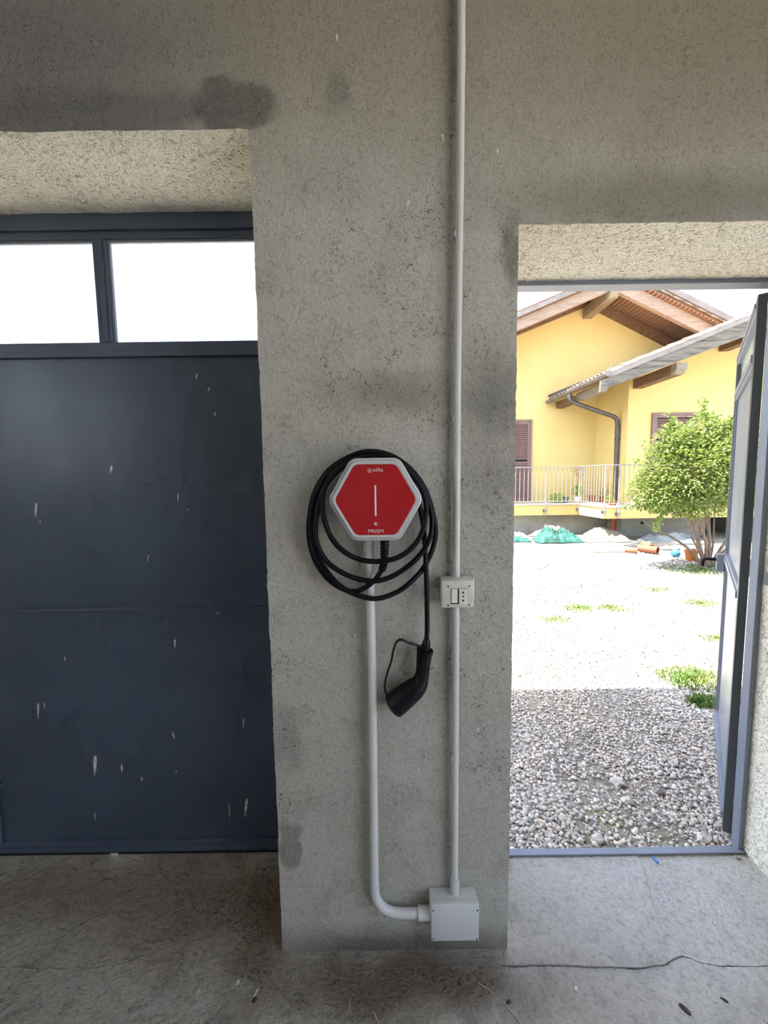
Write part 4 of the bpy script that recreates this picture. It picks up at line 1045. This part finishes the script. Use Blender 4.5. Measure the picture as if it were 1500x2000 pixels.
for a_, b_ in ((4.60, WRX), (WRX, 12.6)):
    hp_(MB().prism([(a_, zf(a_) + 0.185), (b_, zf(b_) + 0.185), (b_, zf(b_) + 0.275), (a_, zf(a_) + 0.275)], 'y', 8.012, 8.032), 'verge_flashing', M['zinc'], rw)
hp_(MB().prism([(4.6, zw(4.6) + 0.14), (WRX, zw(WRX) + 0.14), (WRX, zw(WRX) + 0.20), (4.6, zw(4.6) + 0.20)], 'y', 10.86, 10.905), 'wall_flashing', M['pipe'], rw)
tiles(rw, 4.60, WRX - 0.1, 8.10, 10.85, lambda x: zw(x) + 0.028, 1)
tiles(rw, WRX + 0.1, 12.6, 8.10, 8.35, lambda x: zw(x) + 0.028, -1)
for i in range(28):
    pass
wp0 = None
for i in range(36):
    x = 4.66 + i * 0.112
    if x > WRX: break
    q = MB().box(-0.05, 0.05, 8.06 - 10.9, -0.005, -0.022, 0.0)
    if wp0 is None: wp0 = q.build('plank', M['plank'], rw, org=O0); o = wp0
    else: o = copy_obj(wp0, rw)
    o.location = (x - HO.x, 0, zw(x) - 0.002); o.rotation_euler = (0, -math.atan(0.39), 0)
for x, zb in ((6.05, 3.585), (8.07, 4.43), (10.0, 4.22)):
    b_ = hp_(MB().box(x, x + 0.225, 8.27, 9.55, zb, zb + 0.215), 'purlin', M['beam'])
    hp_(MB().prism([(8.27, zb + 0.002), (8.27, zb + 0.213), (8.115, zb + 0.213), (8.115, zb + 0.085), (8.20, zb + 0.002)], 'x', x + 0.002, x + 0.223), 'beam_end', M['beam_pale'], b_)
hp_(MB().prism([(8.66, 3.345), (9.62, 3.345), (9.68, 3.40), (9.68, 3.53), (8.64, 3.53)], 'x', 4.78, 4.95), 'eave_beam', M['beam_pale'])
hp_(MB().prism([(9.98, 3.35), (10.74, 3.35), (10.82, 3.42), (10.82, 3.53), (9.96, 3.53)], 'x', 4.78, 4.95), 'eave_beam', M['beam'])
# half-round gutter with end stop, downpipe
gx, gzz, gr0 = 4.560, 3.575, 0.066
gp = [(gx + gr0 * math.cos(math.pi + math.pi * j / 10), gzz + gr0 * math.sin(math.pi + math.pi * j / 10)) for j in range(11)] + \
     [(gx + (gr0 - 0.006) * math.cos(2 * math.pi - math.pi * j / 10), gzz + (gr0 - 0.006) * math.sin(2 * math.pi - math.pi * j / 10)) for j in range(11)]
gu = hp_(MB().prism(gp, 'y', 7.99, 10.86), 'gutter', M['zinc'])
hp_(MB().prism([(gx - 0.07, gzz - 0.02), (gx, gzz - 0.07), (gx + 0.09, gzz + 0.0), (gx + 0.045, gzz + 0.06), (gx + 0.06, gzz + 0.17), (gx + 0.02, gzz + 0.06)], 'y', 7.975, 7.99), 'gutter_end', M['zinc'], gu)
dp = catmull([(gx, 9.56, 3.49), (gx, 9.56, 3.40), (gx + 0.03, 9.56, 3.335), (4.74, 9.585, 3.275), (5.10, 9.64, 3.16), (5.45, 9.70, 3.06), (5.72, 9.745, 2.985), (5.82, 9.76, 2.93), (5.865, 9.77, 2.83), (5.878, 9.775, 2.70), (5.882, 9.78, 2.2), (5.884, 9.78, 1.4), (5.884, 9.78, 0.82)], 5)
dpo = hp_(MB().tube(dp, 0.052, 14), 'downpipe', M['pipe'], smooth=True)
for p_, q_ in (((5.8795, 9.776, 2.62), (5.8795, 9.776, 2.58)), ((5.884, 9.78, 2.42), (5.884, 9.78, 2.385)), ((5.884, 9.78, 1.25), (5.884, 9.78, 1.215))):
    hp_(MB().tube([p_, q_], 0.060, 14), 'pipe_clamp', M['pipe'], dpo, smooth=True)
hp_(MB().box(5.93, 5.957, 9.765, 9.795, 2.39, 2.415), 'pipe_bracket', M['pipe'], dpo)
hp_(MB().tube([(5.884, 9.78, -0.03), (5.884, 9.78, 0.525)], 0.075, 16), 'drain_pipe', M['redpipe'], smooth=True)

# louvred shutters
def shutter(x0, x1, z0, z1, y, leaves, nm):
    fr = 0.055
    s_ = hp_(MB().box(x0, x0 + fr, y - 0.06, y, z0, z1).box(x1 - fr, x1, y - 0.06, y, z0, z1).box(x0 + fr, x1 - fr, y - 0.06, y, z1 - fr, z1), nm, M['shutter'])
    wl_ = (x1 - x0 - 2 * fr) / leaves
    for k in range(leaves):
        a, b = x0 + fr + k * wl_ + 0.004, x0 + fr + (k + 1) * wl_ - 0.004
        st_ = 0.055
        hp_(MB().box(a, a + st_, y - 0.05, y - 0.01, z0 + 0.01, z1 - fr - 0.005), 'stile', M['shutter'], s_)
        hp_(MB().box(b - st_, b, y - 0.05, y - 0.01, z0 + 0.01, z1 - fr - 0.005), 'stile', M['shutter'], s_)
        for zz in (z0 + 0.01, (z0 + z1) / 2 - 0.08, z1 - fr - 0.06):
            hp_(MB().box(a + st_, b - st_, y - 0.049, y - 0.012, zz, zz + 0.055), 'rail', M['shutter'], s_)
        hp_(MB().box(a + st_, b - st_, y - 0.014, y - 0.008, z0 + 0.05, z1 - fr - 0.05), 'backing', M['hole'], s_)
        base_ = None
        z = z0 + 0.09
        while z < z1 - fr - 0.075:
            if abs(z - ((z0 + z1) / 2 - 0.03)) > 0.055:
                if base_ is None:
                    base_ = MB().add([(a + st_ - HO.x, -0.048, -0.024), (b - st_ - HO.x, -0.048, -0.024), (b - st_ - HO.x, -0.016, 0.020), (a + st_ - HO.x, -0.016, 0.020),
                                      (a + st_ - HO.x, -0.048, -0.016), (b - st_ - HO.x, -0.048, -0.016), (b - st_ - HO.x, -0.016, 0.028), (a + st_ - HO.x, -0.016, 0.028)],
                                     [(0, 3, 2, 1), (4, 5, 6, 7), (0, 1, 5, 4), (1, 2, 6, 5), (2, 3, 7, 6), (3, 0, 4, 7)]).build('slat', M['shutter'], s_, org=O0)
                    o = base_
                else: o = copy_obj(base_, s_)
                o.location = (0, y - HO.y, z)
            z += 0.052
shutter(2.98, 4.15, 0.83, 3.085, 10.9, 2, 'door_shutter')
shutter(6.53, 7.62, 1.70, 3.0, 9.5, 2, 'window_shutter')

# railing
rg = hp_(MB().box(1.0, 4.975, 9.765, 9.795, 1.735, 1.752), 'railing', M['rail'])
def rail_line(a, b, parent):
    a, b = Vector(a), Vector(b)
    L_ = (b - a).length
    return a, (b - a) / L_, L_
for nm, zz, r_ in (('top_rail', 1.743, 0.014), ('bottom_rail', 0.87, 0.009)):
    hp_(MB().tube([(4.968, 9.78, zz), (5.035, 8.76, zz)], r_, 8), nm, M['rail'], rg)
    hp_(MB().tube([(5.035, 8.76, zz), (9.5, 8.76, zz)], r_, 8), nm, M['rail'], rg)
hp_(MB().tube([(1.0, 9.78, 0.87), (4.968, 9.78, 0.87)], 0.009, 8), 'bottom_rail', M['rail'], rg)
bal = MB().tube([(0, 0, 0.83), (0, 0, 1.74)], 0.0075, 6).build('baluster', M['rail'], rg, org=O0)
first_b = True
def put_bal(x, y):
    global first_b
    o = bal if first_b else copy_obj(bal, rg)
    first_b = False
    o.location = (x - HO.x, y - HO.y, 0)
for i in range(37): put_bal(4.86 - i * 0.108, 9.78)
for i in range(1, 10): put_bal(4.968 + 0.067 * i / 10, 9.78 - 1.02 * i / 10)
for i in range(1, 36): put_bal(5.035 + 0.108 * i, 8.76)
for x, y, zb in ((4.118, 9.775, 0.56), (2.9, 9.775, 0.56), (1.7, 9.775, 0.56), (4.968, 9.775, 0.58), (5.035, 8.755, 0.60), (5.35, 8.74, 0.55), (6.7, 8.74, 0.55), (8.1, 8.74, 0.55)):
    hp_(MB().box(x - 0.017, x + 0.017, y - 0.012, y + 0.012, zb, 1.745), 'post', M['rail'], rg)
    hp_(MB().box(x - 0.06, x + 0.03, y - 0.01, y + 0.03, zb + 0.04, zb + 0.11), 'post_bracket', M['pipe'], rg)

# ------------------------------------------------------------------ potted plants on the terrace
def leaf_cloud(q, c, rad, n, size, up=0.3, droop=0.3):
    for i in range(n):
        v = Vector((random.gauss(0, 1), random.gauss(0, 1), random.gauss(0, 1))).normalized()
        d = random.random() ** 0.4
        p = Vector((c[0] + v.x * rad[0] * d, c[1] + v.y * rad[1] * d, c[2] + v.z * rad[2] * d))
        add_leaf(q, p, (v + Vector((0, 0, up))).normalized(), size * random.uniform(0.6, 1.2), droop)
def add_leaf(q, p, d, L_, droop=0.3):
    d = (d + Vector((random.uniform(-0.6, 0.6), random.uniform(-0.6, 0.6), random.uniform(-0.5, 0.3)))).normalized()
    side = d.cross(Vector((random.uniform(-0.4, 0.4), random.uniform(-0.4, 0.4), 1))).normalized()
    nrm = side.cross(d).normalized()
    w = L_ * 0.31
    a = p; b = p + d * L_ * 0.5 + nrm * L_ * 0.03; e = p + d * L_ - nrm * L_ * droop
    l_ = p + d * L_ * 0.45 + side * w + nrm * w * 0.35; r_ = p + d * L_ * 0.45 - side * w + nrm * w * 0.35
    q.add([a, l_, e, r_, b], [(0, 4, 1), (1, 4, 2), (2, 4, 3), (3, 4, 0)])
def potted(x, y, r, h, potmat, fol, label, group='potted plants on the terrace', stem=None):
    o = empty('potted_plant', (x, y, 0.81), label, 'potted plant', group)
    q = MB().lathe([(r * 0.72, 0.811), (r * 0.95, 0.811 + h * 0.85), (r * 1.04, 0.811 + h * 0.86), (r * 1.04, 0.811 + h), (r * 0.9, 0.811 + h), (r * 0.88, 0.811 + h * 0.9)], (x, y, 0), 18)
    q.build('pot', potmat, o, smooth=True, angle=35)
    if stem:
        MB().tube(stem, [0.012] * len(stem), 6).build('stem', M['bark'], o)
    for mt, c, rad, n, size, nm in fol:
        f = MB(); leaf_cloud(f, c, rad, n, size)
        tag(f.build(nm, mt, o), kind='stuff')
potted(4.80, 10.15, 0.085, 0.15, M['blue_pot'], [(M['leaf_pot'], (4.58, 10.12, 0.93), (0.24, 0.16, 0.11), 260, 0.06, 'foliage')], 'grey-blue pot with a low trailing green plant by the terrace railing')
potted(5.115, 10.15, 0.098, 0.16, M['white_pot'], [(M['leaf_pot'], (5.11, 10.15, 1.13), (0.14, 0.13, 0.13), 220, 0.055, 'foliage'), (M['leaf_dry'], (5.14, 10.13, 1.62), (0.19, 0.14, 0.12), 170, 0.06, 'dry_flowers')],
       'white pot with a bushy green plant and a tall dried flower head', stem=[(5.115, 10.15, 0.95), (5.12, 10.15, 1.3), (5.14, 10.14, 1.60)])
potted(5.49, 10.15, 0.095, 0.18, M['terracotta'], [(M['leaf_dry'], (5.47, 10.15, 1.18), (0.11, 0.10, 0.17), 80, 0.05, 'foliage')], 'terracotta pot with sparse reddish stems on the terrace, left of the two')
potted(5.76, 10.15, 0.085, 0.16, M['terracotta'], [(M['leaf_dry'], (5.78, 10.15, 1.13), (0.10, 0.10, 0.15), 70, 0.05, 'foliage'), (M['leaf_pot'], (5.78, 10.12, 1.08), (0.09, 0.09, 0.10), 50, 0.045, 'leaves')], 'terracotta pot with thin dry stems on the terrace, next to the downpipe')
potted(5.36, 9.02, 0.115, 0.10, M['terracotta'], [(M['leaf_pot'], (5.30, 9.02, 0.97), (0.10, 0.09, 0.08), 50, 0.045, 'foliage')], 'flat terracotta bowl on the terrace corner post')

# ------------------------------------------------------------------ bush
bu = empty('bush', (5.28, 6.2, 0), 'bright green leafy bush with several bare stems in the sunny yard', 'bush')
BX, BY = 5.28, 6.2
stems = [[(-0.06, 0.03), (-0.24, 0.25), (-0.50, 0.46), (-0.80, 0.62), (-1.02, 0.78)], [(-0.04, 0.0), (-0.15, 0.30), (-0.32, 0.70), (-0.50, 1.25), (-0.62, 1.9)],
         [(-0.02, -0.02), (-0.10, 0.35), (-0.22, 0.80), (-0.36, 1.4), (-0.34, 2.1)], [(0.0, 0.0), (-0.06, 0.22), (-0.14, 0.48), (-0.36, 0.95), (-0.55, 1.5)],
         [(0.03, -0.02), (0.06, 0.35), (0.07, 0.80), (0.05, 1.4), (0.0, 2.2)], [(0.05, 0.02), (0.18, 0.30), (0.36, 0.70), (0.52, 1.3), (0.6, 1.8)],
         [(0.02, 0.06), (0.05, 0.45), (0.0, 0.9), (-0.08, 1.5), (-0.15, 2.1)], [(0.07, 0.04), (0.26, 0.28), (0.50, 0.52), (0.8, 1.0), (1.0, 1.5)],
         [(-0.02, 0.09), (-0.12, 0.30), (-0.06, 0.60), (-0.04, 1.0), (-0.10, 1.4)], [(-0.05, 0.05), (-0.20, 0.35), (-0.30, 0.62), (-0.32, 1.0), (-0.36, 1.4)],
         [(0.04, 0.08), (0.12, 0.40), (0.16, 0.80), (0.22, 1.3), (0.30, 1.9)], [(-0.03, 0.10), (-0.28, 0.45), (-0.42, 0.75), (-0.44, 1.0), (-0.5, 1.3)]]
for i, s_ in enumerate(stems):
    yy = [0.0, 0.04, 0.10, 0.14, 0.16]
    sg = (-1 if i % 2 else 1)
    pts = catmull([(BX + x_, BY + sg * yy[k], z_ - 0.03 if k == 0 else z_) for k, (x_, z_) in enumerate(s_)], 5)
    r_ = [(0.027 if i < 8 else 0.017) - (0.020 if i < 8 else 0.012) * k / (len(pts) - 1) for k in range(len(pts))]
    MB().tube(pts, r_, 8).build('stem', M['bark'], bu, smooth=True)
random.seed(21)
fol = MB()
lobes = [((4.86, 6.1, 1.55), (0.78, 0.62, 0.60), 4300), ((4.36, 6.1, 1.25), (0.44, 0.42, 0.34), 1500), ((5.45, 6.15, 1.75), (0.66, 0.55, 0.55), 2300), ((4.55, 6.05, 2.02), (0.30, 0.30, 0.28), 800),
         ((5.00, 6.05, 2.20), (0.26, 0.24, 0.26), 500), ((5.65, 6.15, 1.25), (0.5, 0.45, 0.35), 900), ((4.85, 6.05, 1.05), (0.60, 0.45, 0.22), 900), ((5.50, 6.1, 2.15), (0.34, 0.3, 0.22), 500)]
for c, rad, n in lobes:
    leaf_cloud(fol, c, rad, int(n * 1.45), 0.066, up=0.25, droop=0.22)
for (a, b, n) in [((4.98, 6.05, 2.3), (4.95, 6.03, 2.66), 44), ((4.50, 6.05, 2.15), (4.47, 6.05, 2.42), 40), ((4.3, 6.05, 1.6), (3.88, 6.05, 1.72), 34), ((4.2, 6.05, 1.78), (3.98, 6.05, 2.0), 22), ((4.1, 6.05, 1.1), (3.78, 6.05, 0.98), 40),
                  ((4.4, 6.05, 0.95), (4.30, 6.05, 0.66), 44), ((5.35, 6.05, 2.2), (5.4, 6.05, 2.42), 34), ((4.75, 6.05, 2.1), (4.78, 6.05, 2.30), 26)]:
    a, b = Vector(a), Vector(b)
    for i in range(n):
        t_ = i / n
        add_leaf(fol, a + (b - a) * t_ + Vector((random.gauss(0, 0.03), random.gauss(0, 0.03), random.gauss(0, 0.02))), ((b - a).normalized() + Vector((random.uniform(-1, 1), random.uniform(-1, 1), 0.2))).normalized(), 0.075)
fo = fol.build('foliage', M['leaf_bush'], bu)
tag(fo, kind='stuff')

# ------------------------------------------------------------------ sheets, netting and clutter in front of the house
def cloth(cx, cy, w, d, h, rot, mat, name, label, cat, seed, f=3.0, rag=0.25, peaks=()):
    nx, ny = 72, 40
    q = MB(); vs = []
    for j in range(ny):
        for i in range(nx):
            u, v = i / (nx - 1) * 2 - 1, j / (ny - 1) * 2 - 1
            e = 1 + rag * noise.noise(Vector((u * 1.3 + seed, v * 1.3, 1.7)))
            x, y = u * w / 2 * e, v * d / 2 * (1 + rag * noise.noise(Vector((u * 2.1, v * 1.1 + seed, 4.4))))
            m = max(0.0, 1 - abs(u) ** 3) * max(0.0, 1 - abs(v) ** 3)
            a = noise.noise(Vector((x * f + seed, y * f, 0)))
            b = 1 - abs(noise.noise(Vector((x * f * 1.7, y * f * 1.7 + seed, 2)))) * 2
            c_ = noise.noise(Vector((x * f * 5, y * f * 5, seed)))
            d_ = 1 - abs(noise.noise(Vector((x * f * 3.6 + seed * 2, y * f * 3.6, 7)))) * 2
            z = h * m * (0.36 + 0.34 * a + 0.30 * max(0, b) + 0.10 * max(0, d_) + 0.10 * c_)
            for (pu, pv, ph, pr) in peaks:
                z += ph * math.exp(-((u - pu) ** 2 + (v - pv) ** 2) / pr ** 2)
            z = max(z, 0.0) + 0.006
            vs.append((cx + x * math.cos(rot) - y * math.sin(rot), cy + x * math.sin(rot) + y * math.cos(rot), z))
    fs = [(j * nx + i, j * nx + i + 1, (j + 1) * nx + i + 1, (j + 1) * nx + i) for j in range(ny - 1) for i in range(nx - 1)]
    o = q.add(vs, fs).build(name, mat, smooth=True, angle=60)
    return tag(o, label, cat, 'sheets and nets dumped along the house')
cloth(4.02, 8.95, 1.02, 0.66, 0.40, 0.05, M['net'], 'crumpled_net', 'crumpled green netting heaped on the gravel below the terrace', 'netting', 1.3, 4.0)
cloth(3.02, 8.98, 0.80, 0.36, 0.14, 0.0, M['net'], 'crumpled_net', 'flat strip of green netting at the pillar edge, far left of the heap', 'netting', 8.3, 4.0)
cloth(3.25, 9.48, 0.62, 0.40, 0.22, 0.1, M['tarp_grey'], 'folded_sheet', 'pale folded sheet between the pillar edge and the green netting', 'tarpaulin', 4.3, 3.0)
cloth(5.16, 9.05, 1.10, 0.85, 0.22, 0.0, M['tarp_beige'], 'beige_tarpaulin', 'beige tarpaulin heaped beside the red drain pipe', 'tarpaulin', 2.6, 2.6, peaks=((0.05, 0.1, 0.13, 0.45),))
cloth(4.25, 9.62, 1.0, 0.40, 0.34, 0.0, M['tarp_beige'], 'beige_tarpaulin', 'beige sheet heaped behind the green netting', 'tarpaulin', 5.9, 3.0)
cloth(6.52, 8.62, 1.40, 0.66, 0.24, -0.08, M['tarp_grey'], 'grey_tarpaulin', 'pale blue-grey tarpaulin lying beside the bush', 'tarpaulin', 3.4, 2.8)
cloth(5.78, 8.10, 1.25, 0.26, 0.10, -0.05, M['tarp_dark'], 'dark_sheet', 'dark sheet lying in front of the blue-grey tarpaulin', 'tarpaulin', 6.4, 3.0)
cloth(6.0, 7.78, 0.85, 0.22, 0.08, 0.05, M['tarp_grey'], 'grey_tarpaulin', 'narrow white strip of sheeting in front of the dark sheet', 'tarpaulin', 7.7, 3.0)
def hollow_pipe(a, b, r, mat, label):
    a, b = Vector(a), Vector(b)
    q = MB()
    d = (b - a).normalized(); s_ = d.cross(Vector((0, 0, 1))).normalized(); t_ = s_.cross(d)
    def rg_(p, rr): return [tuple(p + s_ * rr * math.cos(2 * math.pi * i / 16) + t_ * rr * math.sin(2 * math.pi * i / 16)) for i in range(16)]
    q.loft([rg_(b, r * 0.8), rg_(a, r * 0.8), rg_(a, r), rg_(b, r), rg_(b, r * 0.8)], False, False)
    tag(q.build('clay_pipe', mat, smooth=True, angle=40), label, 'pipe', 'short clay pipes in the yard')
hollow_pipe((5.20, 7.22, 0.075), (5.02, 7.50, 0.075), 0.07, M['terracotta'], 'short clay pipe on the gravel, open end facing the garage')
hollow_pipe((5.24, 7.45, 0.08), (5.36, 7.85, 0.08), 0.07, M['terracotta'], 'short clay pipe lying behind the open-ended one')
hollow_pipe((4.86, 7.30, 0.05), (4.70, 7.42, 0.05), 0.045, M['terracotta'], 'thinnest clay pipe piece, leftmost of the three')
tag(MB().tube(catmull([(4.72, 7.42, 0.012), (4.5, 7.46, 0.01), (4.2, 7.45, 0.012), (4.02, 7.50, 0.012)], 5), 0.010, 8).build('stick', M['bark'], smooth=True), 'thin grey stick on the gravel left of the clay pipes', 'stick')
tag(MB().ball((5.357, 6.98, 0.064), 0.076, sub=3).build('toy_ball', M['ball'], smooth=True, angle=80), 'light blue ball on the gravel left of the bush', 'ball')
def plain_pot(x, y, r, h, mat, label):
    tag(MB().lathe([(r * 0.75, -0.01), (r, h * 0.85), (r * 1.08, h * 0.86), (r * 1.08, h), (r * 0.93, h), (r * 0.9, h * 0.5)], (x, y, 0), 18).build('flower_pot', mat, smooth=True, angle=35), label, 'flower pot', 'flower pots on the ground by the bush')
plain_pot(5.42, 6.70, 0.10, 0.17, M['orange_pot'], 'orange flower pot at the foot of the bush')
plain_pot(5.60, 7.06, 0.075, 0.11, M['white_pot'], 'small white flower pot between the blue ball and the orange pot')
tag(MB().lathe([(0.48, -0.02), (0.50, 0.0), (0.50, 0.045), (0.485, 0.055), (0.30, 0.060), (0.0001, 0.062)], (2.30, 6.62, 0), 40).build('well_cover', M['cover'], smooth=True, angle=35), 'round pale concrete cover lying flat on the sunny gravel', 'cover')
tag(MB().tube(catmull([(2.36, 5.03, 0.012), (2.50, 5.06, 0.012), (2.66, 5.15, 0.012), (2.76, 5.30, 0.012)], 5), 0.009, 8).build('hose_piece', M['steel'], smooth=True), 'short curved grey hose piece on the sunny gravel', 'hose')
